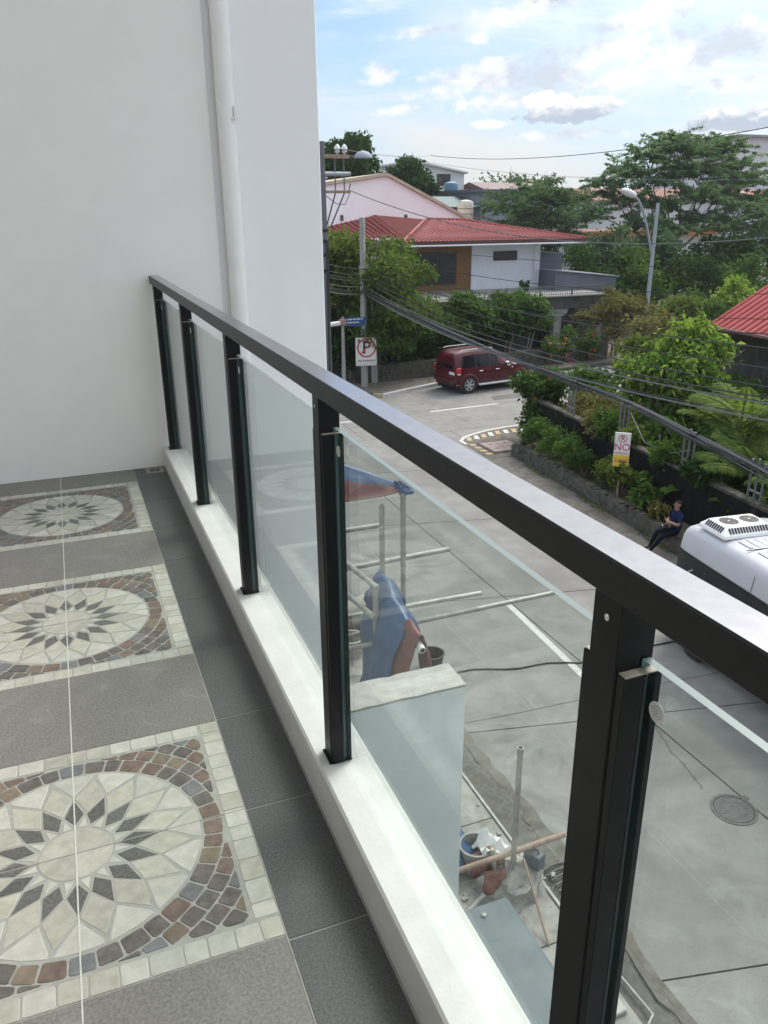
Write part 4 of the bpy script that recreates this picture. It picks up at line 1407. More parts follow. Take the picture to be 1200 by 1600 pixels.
# neighbour's red ribbed roof at the right edge
rr = thing('ribbed_roof_house', 'garden house at the right edge with a ribbed red roof', 'house', (24, 15, 0), world=True)
E0, E1 = Vector((19.75, 20, 3.85)), Vector((19.0, 7.5, 3.85))
rise = Vector((4.6, 0, 2.35))
ro = MB()
ro.add([E0, E1, E1 + rise, E0 + rise, E0 + Vector((9.2, 0, 0)), E1 + Vector((9.2, 0, 0))], [(1, 0, 3, 2), (2, 3, 4, 5)])
roof2 = ro.build('roof', 'roof_red_fresh', rr)
n = 44
for i in range(n + 1):
    a = E0.lerp(E1, i / n)
    MB().tube([a + Vector((0, 0, .04)), a + rise + Vector((0, 0, .04))], .05, 4).build('roof_rib', 'roof_red_fresh', roof2)
MB().tube([E0 + Vector((-.07, 0, -.02)), E1 + Vector((-.07, 0, -.02))], .08, 6).build('roof_gutter', 'fascia', roof2)
b = MB()
b.add([E0 + Vector((0, .03, -.16)), E0 + rise + Vector((0, .03, -.16)), E0 + rise + Vector((0, .03, .05)), E0 + Vector((0, .03, .05))], [(0, 1, 2, 3)])
b.build('rake_board', 'fascia', roof2)
MB().box(20.3, 27.6, 8, 19.5, -.1, 3.7).build('wall', 'terrace', rr)

# ------------------------------------------------------------------ garden wall, fence posts and planter on the right
A, B_ = Vector((13.0, 10.4)), Vector((14.25, 22.2))
wd_ = (B_ - A).normalized(); wn = Vector((wd_.y, -wd_.x))
W0 = A - wd_ * 14
gwl = thing('black_garden_wall', 'tall moss blackened concrete garden wall along the street', 'wall', (13.5, 14, 0), world=True)
b = MB()
q0, q1 = W0, B_
pts = [(q0.x, q0.y), (q1.x, q1.y), (q1.x + wn.x * .18, q1.y + wn.y * .18), (q0.x + wn.x * .18, q0.y + wn.y * .18)]
b.prism(pts[::-1], -.1, 1.5)
b.build('wall_face', 'dirty_wall', gwl)
b = MB()
pts2 = [(p[0] + (-wn.x if i in (0, 1) else wn.x) * .03, p[1] + (-wn.y if i in (0, 1) else wn.y) * .03) for i, p in enumerate(pts)]
b.prism(pts2[::-1], 1.501, 1.57, bev=.012)
b.build('coping', 'stone', gwl)
for i, (s, hh) in enumerate(((8.9, 1.02), (5.92, 1.02), (3.0, 1.0), (.6, .95), (-2.0, .95))):
    p = A + wd_ * s + wn * .09
    fp_ = thing('fence_post', ('slim grey fence post group nearest the corner bush', 'triple tube fence post above the left planter shrubs', 'triple tube fence post between the bright tree and the sign', 'triple tube fence post in front of the palms', 'triple tube fence post behind the van')[i], 'fence post', (p.x, p.y, 1.57), math.atan2(wd_.y, wd_.x), group='tube posts on the black garden wall')
    for k in (-.2, 0, .2):
        MB().tube([(k, 0, 0), (k, 0, hh - abs(k) * .3)], .028, 8).build('tube', 'fence_metal', fp_, smooth=True)
    MB().box(-.2, .2, -.012, .012, .18, .22).build('rung', 'fence_metal', fp_)
p = A + wd_ * 4.2 + wn * .09
tag(MB().tube([(p.x, p.y, 1.56), (p.x, p.y, 2.1)], .02, 6).build('lone_fence_bar', 'fence_metal', origin=(p.x, p.y, 1.56)), 'single short grey bar standing alone on the black wall', 'fence bar')

# stone planter
pt = thing('stone_planter', 'low rough stone planter in front of the black wall', 'planter', (12.6, 16, 0), world=True)
PL = [(12.0, 4.0), (12.1, 9.0), (12.2, 12.0), (12.33, 13.3), (12.43, 14.7), (12.55, 16.6), (12.7, 19.2), (12.76, 20.6)]
PL = PL + [(13.4, 20.95), (14.0, 21.3)]
fine_ = []
for i in range(len(PL) - 1):
    a, c = Vector(PL[i]), Vector(PL[i + 1])
    n = max(1, int((c - a).length / .22))
    fine_ += [a.lerp(c, k / n) for k in range(n)]
fine_.append(Vector(PL[-1]))
vs = []
for i, p in enumerate(fine_):
    d = (fine_[min(i + 1, len(fine_) - 1)] - fine_[max(i - 1, 0)]).normalized()
    nr = Vector((d.y, -d.x))
    for off, z in ((0, -.05), (.0, .15), (.02, .33), (.05, .42), (.24, .43), (.27, .2)):
        j = RND.uniform(-.02, .02) if z > 0 else 0
        vs.append((p.x + nr.x * (off + j), p.y + nr.y * (off + j), z + (RND.uniform(-.018, .018) if z > 0 else 0)))
b = MB().add(vs, [(i * 6 + k, i * 6 + k + 1, (i + 1) * 6 + k + 1, (i + 1) * 6 + k) for i in range(len(fine_) - 1) for k in range(5)])
b.build('masonry', 'stone', pt, smooth=35)
b = MB()
sp = [(p.x + .2, p.y) for p in fine_]
rt = [(14.2, 21.4), (13.9, 20), (13.3, 13), (13.0, 10), (12.6, 4)]
b.add([(x, y, .3) for x, y in sp + rt], [tuple(range(len(sp) + len(rt)))])
b.build('planter_soil', 'soil', pt)
cap_ = []
for i, p in enumerate(fine_[:-8:1]):
    if p.y < 11: continue
    if RND.random() < .6:
        d = Vector((.06, 1)).normalized()
        s_ = RND.uniform(.09, .16)
        MB().bbox(p.x + .03, p.x + .03 + s_ * 1.1, p.y, p.y + s_, .40, .455 + RND.random() * .03, .02).build('cap_stone', 'stone', pt)
# raised garden bed behind the wall
gb_ = MB().add([(13.3, 8, .5), (14.3, 22.0, .5), (15.9, 23.6, .3), (40, 23.6, .1), (40, -6, .1), (13, -6, .5)], [(0, 1, 2, 3, 4, 5)])
tag(gb_.build('garden_bed', 'soil'), 'planted garden soil behind the black wall', 'garden', kind='structure')

# ------------------------------------------------------------------ trees and plants
tree('garden_tree', 'leafy dark tree hanging over the pavement beside the concrete poles', 'tree', (13.1, 33.9, .1), (13.4, 33.6, 4.3), 2.8, 2.35, ['leaf_mid', 'leaf_warm'], 17000, .26, 11, .13, 28, droop=.5, aspect=.36, cr=.36, stems=2,
     extra=[(12.3, 32.5, 2.5, .9, .6), (14.6, 33.0, 2.6, .9, .6), (13.9, 32.6, 1.9, .7, .5), (12.9, 32.4, 2.0, .6, .5), (15.4, 33.5, 3.2, .9, .7)])
tree('garden_tree', 'warm green tree top over the red wing roof', 'tree', (11.3, 35.5, .1), (11.6, 35.2, 4.9), 2.1, 1.9, ['leaf_warm'], 9000, .25, 12, .12, 14, droop=.5, aspect=.36)
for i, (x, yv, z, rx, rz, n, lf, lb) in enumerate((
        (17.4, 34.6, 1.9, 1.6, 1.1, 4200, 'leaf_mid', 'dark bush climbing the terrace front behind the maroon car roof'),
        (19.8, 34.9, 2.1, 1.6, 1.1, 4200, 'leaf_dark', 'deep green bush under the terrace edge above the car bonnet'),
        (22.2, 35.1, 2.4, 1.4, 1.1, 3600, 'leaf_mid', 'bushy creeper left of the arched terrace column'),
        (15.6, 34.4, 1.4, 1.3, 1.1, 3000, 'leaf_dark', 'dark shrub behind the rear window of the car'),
        (13.9, 34.3, 1.5, 1.2, 1.2, 3000, 'leaf_dark', 'dark shrub added to deepen the shade behind the second pole'),  # this and the next two: dark leaves added to darken under the trees
        (12.0, 34.6, 1.6, 1.2, 1.4, 3000, 'leaf_dark', 'dark shrub added to deepen the shade behind the no parking board'),
        (10.4, 34.8, 1.8, 1.3, 1.6, 3000, 'leaf_dark', 'dark shrub added to deepen the shade behind the street name post'),
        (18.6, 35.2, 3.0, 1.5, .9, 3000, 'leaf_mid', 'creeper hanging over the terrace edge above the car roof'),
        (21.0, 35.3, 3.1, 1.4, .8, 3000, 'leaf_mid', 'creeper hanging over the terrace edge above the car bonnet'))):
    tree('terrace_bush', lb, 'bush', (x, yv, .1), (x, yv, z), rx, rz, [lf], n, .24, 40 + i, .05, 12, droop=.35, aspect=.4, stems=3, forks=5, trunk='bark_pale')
shrub('pair of slim conifer tips on the terrace fence', (22.5, 36.4, 3.29), .3, 1.0, 'leaf_dark', 400, .14, 51)
shrub('small shrub with coral flowers at the foot of the arched column', (22.9, 33.9, .1), .9, 1.5, 'leaf_mid', 1500, .18, 52, flower='flower_pink', nf=9, fs=.14)
shrub('leafy shrub with red flowers right of the arched column', (24.6, 34.2, .1), 1.1, 1.7, 'leaf_mid', 1800, .18, 53, flower='flower_red', nf=6, fs=.13)
tree('yellowing_bush', 'yellow green bush right of the terrace columns', 'bush', (27.2, 34.6, .1), (27.0, 34.4, 2.6), 1.7, 1.9, ['leaf_dry'], 3600, .20, 54, .06, 14, aspect=.5, stems=2)
tree('yellowing_bush', 'sparse yellow leaved branches in front of the dark terrace opening', 'bush', (25.9, 35.0, .1), (25.6, 34.8, 2.2), .9, .9, ['leaf_dry'], 500, .20, 55, .04, 8, aspect=.5)
# big feathery tree and the layered one
feather_tree('feathery_tree', 'tall feathery spreading tree under the white sky', (42.2, 50, 0),
             [(42.6, 50, 12.2, 1.6), (41.4, 49.5, 11.7, 1.7), (44.0, 50, 11.5, 1.9), (47.4, 51, 12.3, 1.6), (48.6, 51, 11.8, 1.7), (39.4, 49, 11.1, 1.7), (37.6, 49, 10.2, 1.6), (45.8, 50.5, 11.5, 1.6), (49.9, 51, 10.8, 1.8), (50.8, 51, 9.6, 1.7), (35.8, 48.5, 9.2, 1.5), (39.8, 49, 9.6, 2.0),
              (42.6, 49, 10.2, 2.0), (45.4, 50, 10.2, 2.1), (48.3, 50, 9.7, 2.0), (37.4, 48.5, 8.2, 1.7), (40.6, 48, 7.9, 1.8), (43.4, 48, 8.5, 1.9), (46.2, 49, 8.4, 1.9), (49.4, 50, 8.1, 1.8), (51.4, 50, 8.4, 1.4), (35.0, 48, 7.4, 1.5), (38.6, 47.5, 6.5, 1.7), (43.6, 47.5, 6.9, 1.6), (46.6, 47.5, 6.7, 1.6), (41.0, 47, 6.2, 1.6)], 36000, .33, 61, ['leaf_grey'], .2)
feather_tree('feathery_tree', 'lower thin crowned tree at the right edge before the white annex', (47.8, 47, 0),
             [(46.6, 47, 7.6, 2.0), (49.4, 47, 7.3, 2.0), (48.0, 46, 6.2, 1.9), (51.3, 47, 6.6, 1.7), (44.7, 46.5, 6.3, 1.6), (50.6, 46, 5.2, 1.9), (46.2, 45.5, 4.9, 1.9), (53.0, 47, 5.8, 1.7), (53.2, 47, 4.2, 1.8)], 12000, .3, 62, ['leaf_grey'], .16)
feather_tree('layered_tree', 'flat topped layered tree behind the right end of the red roof', (36.2, 58, 0),
             [(36.2, 58, 8.9, 2.6), (33.9, 57.5, 7.8, 2.5), (38.9, 58, 8.2, 2.6), (36.4, 57, 6.9, 2.9), (40.6, 58, 6.8, 2.0), (33.2, 57, 6.2, 2.0), (38, 56.5, 5.4, 2.4), (35, 56.5, 4.6, 2.4)], 17000, .34, 63, ['leaf_far'], .2)
for i, (x, yv, z, rx, rz, lb) in enumerate(((25.4, 72, 11.4, 3.4, 2.9, 'dark rounded tree behind the warehouse gable beside the pillar'), (31.6, 73, 10.4, 3.1, 2.6, 'dark rounded tree behind the right slope of the warehouse'), (20.2, 71, 11.8, 3.2, 2.6, 'dark treetop just clear of the pillar edge behind the crossarms'))):
    tree('dark_tree', lb, 'tree', (x, yv, 0), (x, yv, z), rx, rz, ['leaf_dark'], 6500, .5, 70 + i, .3, 18, cr=.36, aspect=.5)
tree('dark_tree', 'faint low tree on the skyline right of the far white house', 'tree', (60, 100, 0), (60, 100, 9.4), 6, 2.4, ['leaf_far'], 3500, .7, 75, .3, 14)
# dark middle distance trees behind the lamp
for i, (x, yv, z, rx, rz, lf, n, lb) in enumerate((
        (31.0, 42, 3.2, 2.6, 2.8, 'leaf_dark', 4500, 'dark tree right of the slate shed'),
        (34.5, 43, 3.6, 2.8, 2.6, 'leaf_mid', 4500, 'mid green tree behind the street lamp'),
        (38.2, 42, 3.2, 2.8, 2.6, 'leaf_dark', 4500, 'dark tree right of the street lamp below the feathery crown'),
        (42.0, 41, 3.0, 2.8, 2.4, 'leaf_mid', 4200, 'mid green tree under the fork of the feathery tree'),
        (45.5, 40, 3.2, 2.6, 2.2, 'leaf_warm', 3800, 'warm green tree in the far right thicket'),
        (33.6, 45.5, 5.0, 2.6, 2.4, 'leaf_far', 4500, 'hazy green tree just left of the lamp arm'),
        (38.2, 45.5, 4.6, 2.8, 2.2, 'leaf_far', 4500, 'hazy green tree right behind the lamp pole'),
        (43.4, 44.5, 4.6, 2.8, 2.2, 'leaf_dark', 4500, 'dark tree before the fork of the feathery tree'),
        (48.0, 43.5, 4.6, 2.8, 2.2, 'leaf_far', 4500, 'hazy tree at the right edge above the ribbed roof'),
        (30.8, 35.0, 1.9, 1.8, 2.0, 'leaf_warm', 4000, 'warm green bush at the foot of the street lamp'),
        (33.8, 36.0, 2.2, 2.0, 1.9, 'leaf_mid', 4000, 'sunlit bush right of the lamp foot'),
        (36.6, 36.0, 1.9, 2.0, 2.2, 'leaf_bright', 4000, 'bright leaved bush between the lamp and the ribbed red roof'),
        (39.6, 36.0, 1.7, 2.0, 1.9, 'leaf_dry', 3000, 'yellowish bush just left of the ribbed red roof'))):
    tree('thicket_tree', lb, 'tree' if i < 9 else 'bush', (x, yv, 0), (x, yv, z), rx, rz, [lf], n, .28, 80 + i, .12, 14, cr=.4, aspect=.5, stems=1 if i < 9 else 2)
# corner garden
tree('bright_tree', 'bright yellow green tree filling the corner garden', 'tree', (16.7, 17.2, .5), (16.5, 17.0, 3.0), 1.95, 1.7, ['leaf_mid', 'leaf_bright'], 8500, .23, 91, .09, 18, droop=.45, aspect=.42, cr=.38, stems=3, trunk='bark_pale')
tree('garden_shrub', 'deep green leafy shrub under the bright tree behind the wall', 'bush', (15.6, 16.2, .5), (15.7, 16.1, 1.7), 1.3, 1.0, ['leaf_mid'], 3600, .21, 92, .05, 10, droop=.5, aspect=.42, stems=3)
tree('corner_bush', 'dark bush with red flowers on the street corner', 'bush', (14.85, 22.3, .2), (14.55, 21.9, 1.5), 1.15, 1.5, ['leaf_dark', 'leaf_mid'], 8500, .15, 93, .05, 22, aspect=.55, stems=3, cr=.4)
for (x, yv, z) in ((14.02, 21.4, 1.6), (14.3, 21.0, 2.4), (14.0, 21.9, .9), (15.2, 21.2, 2.75), (14.6, 21.1, .5)):
    fb = MB()
    for k in range(5):
        a = k * 1.2566
        c, s_ = math.cos(a) * .075, math.sin(a) * .075
        fb.add([(x, yv, z), (x + c * .7 + .03, yv - .01, z + s_ * .7), (x + c * 1.3, yv - .04, z + s_ * 1.3), (x + c * .7, yv - .01, z + s_ * .7 + .03)], [(0, 1, 2, 3)])
    o = bpy.data.objects.get('corner_bush')
    fb.build('flower', 'flower_red', o)
shrub('dry straggly shrub behind the wall beside the corner bush', (14.9, 19.5, .5), 1.1, 1.6, 'leaf_dry', 1700, .15, 94)
shrub('yellowed creeper spilling over the black wall', (14.4, 17.9, 1.0), .8, 1.0, 'leaf_dry', 1100, .13, 95)
shrub('green shrub with white flowers behind the dry creeper', (17.0, 21.0, .4), 1.2, 1.7, 'leaf_mid', 1700, .17, 96, flower='flower_white', nf=12, fs=.10)
for i, (x, yv, z, rx, rz, lf, n, lb) in enumerate((
        (17.6, 23.0, 1.3, 1.3, 1.2, 'leaf_mid', 3000, 'leafy bush between the corner bush and the olive tree'),
        (20.9, 22.0, 1.4, 1.5, 1.4, 'leaf_dark', 3000, 'dark bush behind the bright tree towards the cross street'),
        (19.0, 17.5, 1.6, 1.6, 1.6, 'leaf_mid', 3600, 'leafy bush between the bright tree and the ribbed red roof'),
        (18.6, 14.6, 1.7, 1.5, 1.6, 'leaf_mid', 3200, 'leafy bush under the eave of the ribbed red roof'),
        (17.6, 12.2, 1.6, 1.5, 1.6, 'leaf_dark', 3000, 'dark bush behind the palms under the red eave'),
        (23.6, 25.6, 1.6, 1.7, 1.6, 'leaf_warm', 3000, 'warm green bush by the cross street behind the olive tree'),
        (26.6, 26.8, 1.6, 1.8, 1.7, 'leaf_mid', 3000, 'bush on the far corner left of the ribbed red roof'))):
    tree('garden_bush', lb, 'bush', (x, yv, .1), (x, yv, z), rx, rz, [lf], n, .2, 140 + i, .05, 12, aspect=.5, stems=3)
shrub('fresh green shrub beside the teal sheet', (16.3, 19.6, .4), .9, 1.5, 'leaf_warm', 1100, .17, 97)
tree('garden_tree', 'olive coloured tree behind the dry shrub in the corner garden', 'tree', (19.2, 22.6, .2), (19.2, 22.4, 2.3), 1.5, 1.5, ['leaf_warm'], 2600, .22, 98, .07, 12, aspect=.5)
tree('garden_tree', 'thin reddish green tree between the olive tree and the bright tree', 'tree', (20.5, 24.4, .2), (20.6, 24.2, 2.8), 1.3, 1.5, ['leaf_dry'], 1700, .22, 99, .06, 10, aspect=.5)
tag(MB().bbox(17.6, 19.8, 18.4, 19.6, 1.50, 1.54, .005).build('teal_sheet', 'teal', origin=(18.7, 19, 1.5)), 'teal roofing sheet lying over garden plants', 'sheet')
# planter shrubs
for i, (x, yv, r, h, lf, n, lb) in enumerate((
        (13.35, 20.1, .62, .95, 'leaf_mid', 1500, 'grassy green shrub at the corner end of the stone planter'),
        (13.2, 19.0, .65, 1.0, 'leaf_mid', 1500, 'dense green shrub second from the planter corner'),
        (13.15, 17.9, .62, 1.0, 'leaf_mid', 1500, 'round green shrub in the middle of the planter'),
        (13.0, 16.9, .6, .9, 'leaf_dark', 1300, 'dark green planter shrub left of the leaning plants'),
        (12.95, 16.0, .55, .8, 'leaf_warm', 900, 'thin brownish green planter shrub'),
        (12.95, 15.2, .5, 1.15, 'leaf_warm', 800, 'tall light green planter plant left of the parking sign'),
        (12.9, 14.1, .45, .9, 'leaf_mid', 600, 'broad leaved planter plant below the parking sign'),
        (12.75, 13.4, .35, .5, 'leaf_dry', 350, 'low dry weeds between the sign post and the seated man'))):
    shrub(lb, (x, yv, .3), r, h, lf, n, .12 if i < 5 else .18, 110 + i, aspect=.4, group=None)
for i, (x, yv, z, r, h, n, lf, lb) in enumerate((
        (13.85, 17.0, 1.35, .6, .8, 900, 'leaf_mid', 'leafy bush spilling over the black wall above the middle of the planter'),
        (13.7, 15.9, 1.35, .5, .7, 700, 'leaf_warm', 'pale green bush spilling over the black wall left of the parking sign'),
        (13.5, 14.2, 1.30, .55, .75, 800, 'leaf_mid', 'leafy bush spilling over the black wall right of the parking sign'),
        (13.3, 12.7, 1.30, .5, .7, 700, 'leaf_dark', 'dark bush spilling over the black wall above the seated man'))):
    shrub(lb, (x, yv, z), r, h, lf, n, .15, 160 + i, droop=.5)
wg = np.random.default_rng(5)
P = np.stack([wg.uniform(11.9, 12.6, 900), wg.uniform(11, 20.5, 900), np.full(900, .04)], axis=1)
keep = (np.sin(P[:, 1] * 2.1) + wg.normal(size=900) * .6) > .55
P = P[keep]; P[:, 0] = 12.02 + (P[:, 1] - 11) * .06 + np.abs(wg.normal(size=len(P))) * .16 
V, Q = leaf_arrays(P, .11, wg, .3, .2, 0)
o = np_mesh('weeds', V, Q, ['leaf_warm']); tag(o, 'small weeds along the foot of the stone planter', 'weeds', kind='stuff')


# palms: every frond is a part
def frond(L, w, seed, arch):
    r = random.Random(seed)
    b = MB()
    pts = []
    for i in range(9):
        t = i / 8
        pts.append(Vector((L * (t - .12 * arch * t * t), 0, L * (.85 * t - arch * t * t))))
    b.tube(pts, [.02 * (1 - .8 * i / 8) for i in range(9)], 4)
    for i in range(1, 46):
        t = i / 46 * .86 + .14
        k = t * 8; j = min(7, int(k)); p = pts[j].lerp(pts[j + 1], k - j)
        d = (pts[j + 1] - pts[j]).normalized()
        ll = w * math.sin(math.pi * (.12 + .86 * t)) ** .6 * (1 + r.uniform(-.1, .1))
        for sg in (-1, 1):
            e = (Vector((0, sg, 0)) * .8 + d * .75 + Vector((0, 0, -.12 + r.uniform(-.12, .1)))).normalized()
            up = d.cross(e).normalized()
            wv = (d * .028 + up * .004)
            b.add([p, p + e * ll * .45 + wv, p + e * ll - Vector((0, 0, ll * .22)), p + e * ll * .45 - wv], [(0, 1, 2, 3)])
    return b


def palm(label, base, h, nf, L, seed, tilt=0):
    r = random.Random(seed)
    o = thing('palm', label, 'palm', base)
    tb = MB()
    for s_ in range(3):
        dx, dy = r.uniform(-.15, .15), r.uniform(-.15, .15)
        tb.tube([(dx * .5, dy * .5, 0), (dx, dy, h * .5), (dx * 1.4, dy * 1.4, h)], [.05, .045, .035], 7)
    tb.build('trunk', 'bark_pale', o, smooth=True)
    for i in range(nf):
        b = frond(L * r.uniform(.75, 1.1), L * .30, seed + i, r.uniform(.25, .75))
        f_ = b.build('frond', 'leaf_palm', o)
        f_.location = (r.uniform(-.1, .1), r.uniform(-.1, .1), h * r.uniform(.75, 1))
        f_.rotation_euler = (r.uniform(-.2, .2), r.uniform(-.5, .15), i * 2.4 + r.uniform(-.3, .3))
    return o


palm('tall areca palm with arching yellow green fronds by the ribbed red roof', (15.0, 13.4, .5), 2.1, 13, 1.7, 5)
palm('lower areca palm with silvery fronds behind the black wall', (14.5, 12.2, .5), 1.2, 12, 1.5, 23)
palm('palm clump at the right edge behind the van roof', (14.3, 10.4, .5), 1.4, 11, 1.5, 47)


def broadleaf(label, base, n, L, seed):
    r = random.Random(seed)
    o = thing('broadleaf_plant', label, 'plant', base)
    MB().tube([(0, 0, 0), (0, 0, .25)], [.05, .03], 6).build('stem', 'bark', o)
    for i in range(n):
        b = MB()
        l = L * r.uniform(.7, 1.1); w = l * .2
        vs = []
        for k in range(7):
            t = k / 6
            x = l * t; z = l * (.9 * t - .75 * t * t); ww = w * math.sin(math.pi * (.08 + .9 * t))
            vs += [(x, ww, z + .03 * l * math.sin(t * 9)), (x, 0, z - .04 * l), (x, -ww, z + .03 * l)]
        b.add(vs, [(3 * k + a, 3 * k + a + 1, 3 * k + a + 4, 3 * k + a + 3) for k in range(6) for a in (0, 1)])
        f_ = b.build('leaf', 'leaf_mid' if r.random() < .7 else 'leaf_bright', o)
        f_.location = (0, 0, .15)
        f_.rotation_euler = (0, r.uniform(-.6, .1), i * 2.4)
    return o


broadleaf('broad leaved plant behind the wall right of the parking sign', (13.95, 13.6, .5), 12, 1.1, 3)
broadleaf('broad leaved plant below the palms behind the wall', (13.75, 11.7, .5), 12, 1.1, 4)
broadleaf('broad leaved plant behind the triple tube post', (14.3, 14.9, .5), 10, 1.0, 8)
shrub('low ferny shrub on the garden bed behind the van', (13.8, 10.3, .5), .8, 1.3, 'leaf_mid', 1100, .2, 131)
shrub('shadowed shrub under the palms by the wall', (14.9, 12.4, .5), 1.0, 1.4, 'leaf_dark', 1400, .22, 132)
shrub('shadowed shrub beside the bright tree trunk', (15.2, 14.6, .5), 1.0, 1.3, 'leaf_dark', 1400, .22, 133)

# far tree line on the horizon
tl = np.random.default_rng(8)
cl = []
for i in range(150):
    a = rad(-20 + i * .75)
    d = 190 + tl.normal() * 22
    rr_ = 5 + 4 * tl.random()
    cl.append((d * math.sin(a), d * math.cos(a), 2 + 3.5 * tl.random(), rr_, rr_ * .7))
P, u = clump_points(cl, 26000, tl)
P[:, 2] = np.maximum(P[:, 2], 0)
V, Q = leaf_arrays(P, 1.7, tl, .6, .5, .1, out=u)
o = np_mesh('far_treeline', V, Q, ['leaf_far']); tag(o, 'band of distant trees along the horizon', 'trees', kind='stuff')

# ------------------------------------------------------------------ poles, wires, signs
def concrete_pole(label, x, yv, h, r0, r1, square=True):
    o = thing('utility_pole', label, 'pole', (x, yv, .1))
    n = 4 if square else 12
    MB().tube([(0, 0, -.1), (0, 0, h)], [r0, r1], n).build('pole_shaft', 'concrete_pole', o, smooth=not square)
    return o


p1 = concrete_pole('square concrete pole that carries the no parking board', 12.0, 32.4, 7.2, .17, .13)
for z in (4.2, 4.6, 5.1):
    MB().bbox(-.16, .16, -.2, -.13, z, z + .1, .01).build('clamp', 'steel', p1)
p2 = concrete_pole('shorter concrete pole just right of the no parking board', 12.7, 33.0, 5.6, .16, .12)
for z in (1.6, 1.9):
    MB().lathe([(.17, z), (.17, z + .05)], 12).build('strap', 'black_trim', p2)

# electric pole mostly hidden by the pillar
ep = thing('electric_pole', 'dark electric pole at the pillar edge with crossarms and insulators', 'pole', (9.55, 30, .1))
MB().tube([(0, 0, -.1), (0, 0, 9.9)], [.16, .11], 12).build('pole_shaft', 'cable_grey', ep, smooth=True)
a1 = MB().bbox(-1.0, 1.08, -.06, .06, 9.32, 9.46, .01).build('crossarm', 'rust', ep)
for x in (.62, .9, -.5):
    MB().lathe([(.035, 9.46), (.05, 9.5), (.11, 9.56), (.06, 9.6), (.13, 9.66), (.09, 9.75), (.03, 9.82)], 12, (x, 0, 0)).build('insulator', 'insul', a1, smooth=True)
MB().tube([(-.9, 0, 8.78), (1.12, 0, 8.78)], .085, 10).build('fuse_tube', 'lamp_steel', ep, smooth=True)
a2 = MB().bbox(-1.0, 1.1, -.06, .06, 8.1, 8.2, .01).build('crossarm', 'rust', ep)
for x in (.5, .86):
    MB().tube([(x, -.02, 8.2), (x, -.02, 9.32)], .026, 6).build('tie_rod', 'fence_metal', ep)
    MB().tube([(x, 0, 8.1), (x * .5 - .15, 0, 6.9)], .026, 6).build('strut', 'black_trim', ep)
MB().tube([(1.05, 0, 8.2), (1.12, 0, 8.45)], .02, 6).build('pin', 'black_trim', ep)
MB().tube([(.1, -.1, 8.0), (.5, -.1, 7.72), (.85, -.1, 7.7), (1.1, 0, 8.12)], .014, 5).build('jumper_cable', 'cable', ep, smooth=True)
for z in (5.2, 5.8, 6.3, 6.7):
    MB().lathe([(.15, z), (.16, z + .12)], 10).build('band', 'black_trim', ep)
MB().tube([(0, -.16, 1.0), (.05, -.2, 6.4)], .05, 6).build('cable_riser', 'cable', ep)
MB().tube([(1.0, 0, 9.4), (1.5, 0, 9.42)], .025, 6).build('lamp_bracket', 'fence_metal', ep)
MB().lathe([(.02, 9.62), (.2, 9.57), (.33, 9.45), (.36, 9.35), (.3, 9.34)], 16, (1.65, 0, 0)).build('dome_lamp', 'far_grey', ep, smooth=True)

# street lamp
lpost = thing('street_lamp', 'tall grey street lamp with a curved arm beyond the garden', 'street lamp', (28.6, 34, 0))
MB().tube([(0, 0, 0), (0, 0, 7.85)], [.125, .085], 12).build('lamp_pole', 'lamp_steel', lpost, smooth=True)
arm = [(0, 0, 5.2), (-.25, 0, 5.9)] + [(-.25 - 1.25 * (i / 6) ** 1.1, 0, 5.9 + 2.35 * math.sin(i / 6 * 1.35)) for i in range(1, 7)]
MB().tube(arm, .06, 8).build('arm', 'lamp_steel', lpost, smooth=True)
e = arm[-1]
hd = MB().lathe([(.02, -.45), (.12, -.42), (.17, -.2), (.18, .1), (.12, .38), (.04, .45)], 12, (e[0] - .35, 0, e[2] + .12), rot=Matrix.Rotation(rad(-72), 3, 'Y'))
hd.build('lamp_head', 'lamp_white', lpost, smooth=True)


def wire(name, label, a, b, sag, r, m='cable', n=24, group='overhead wires', wob=0):
    a, b = Vector(a), Vector(b)
    pts = []
    for i in range(n + 1):
        t = i / n
        p = a.lerp(b, t)
        p.z -= sag * 4 * t * (1 - t)
        if wob: p.z += RND.uniform(-wob, wob)
        pts.append(p)
    o = MB().tube(pts, r, 5).build(name, m, None, origin=a, smooth=True)
    return tag(o, label, 'cable', group)


ov = 'thin black overhead wire of the bundle between the concrete pole and the right edge'
for i, (za, xb, zb, sag, r, m_) in enumerate(((4.35, 10.85, 4.95, .55, .014, 'cable'), (4.5, 10.8, 5.0, .60, .012, 'cable_grey'), (4.75, 10.8, 5.12, .62, .016, 'cable'), (4.85, 10.7, 5.2, .5, .012, 'cable'),
                                            (5.0, 10.75, 5.45, .45, .011, 'cable'), (5.25, 10.6, 5.75, .4, .011, 'cable'), (4.2, 10.95, 4.7, .62, .018, 'cable_grey'), (4.28, 10.9, 4.82, .66, .012, 'cable'))):
    wire('overhead_wire', ov, (12.0, 32.2, za), tuple(Vector((12.0, 32.2, za)).lerp(Vector((xb, 9, zb)), 1.3)), sag * 1.5, r, m_)
    wire('overhead_wire', 'wire continuing from the electric pole to the concrete pole', (9.7, 30, za + .35), (12.0, 32.2, za), .05, r, m_, 6)
for i, (za, xb, yb, zb, sag) in enumerate(((5.9, 17.9, 16, 6.2, .5), (5.5, 17.9, 16, 5.7, .6), (5.3, 18.0, 16, 5.1, .5), (6.3, 28, 14, 7.0, .6), (5.05, 20, 16, 5.35, .7))):
    wire('overhead_wire', 'thin overhead wire crossing in front of the house towards the ribbed roof', (12.0, 32.2, za), tuple(Vector((12.0, 32.2, za)).lerp(Vector((xb, yb, zb)), 1.5)), sag * 2, .011)
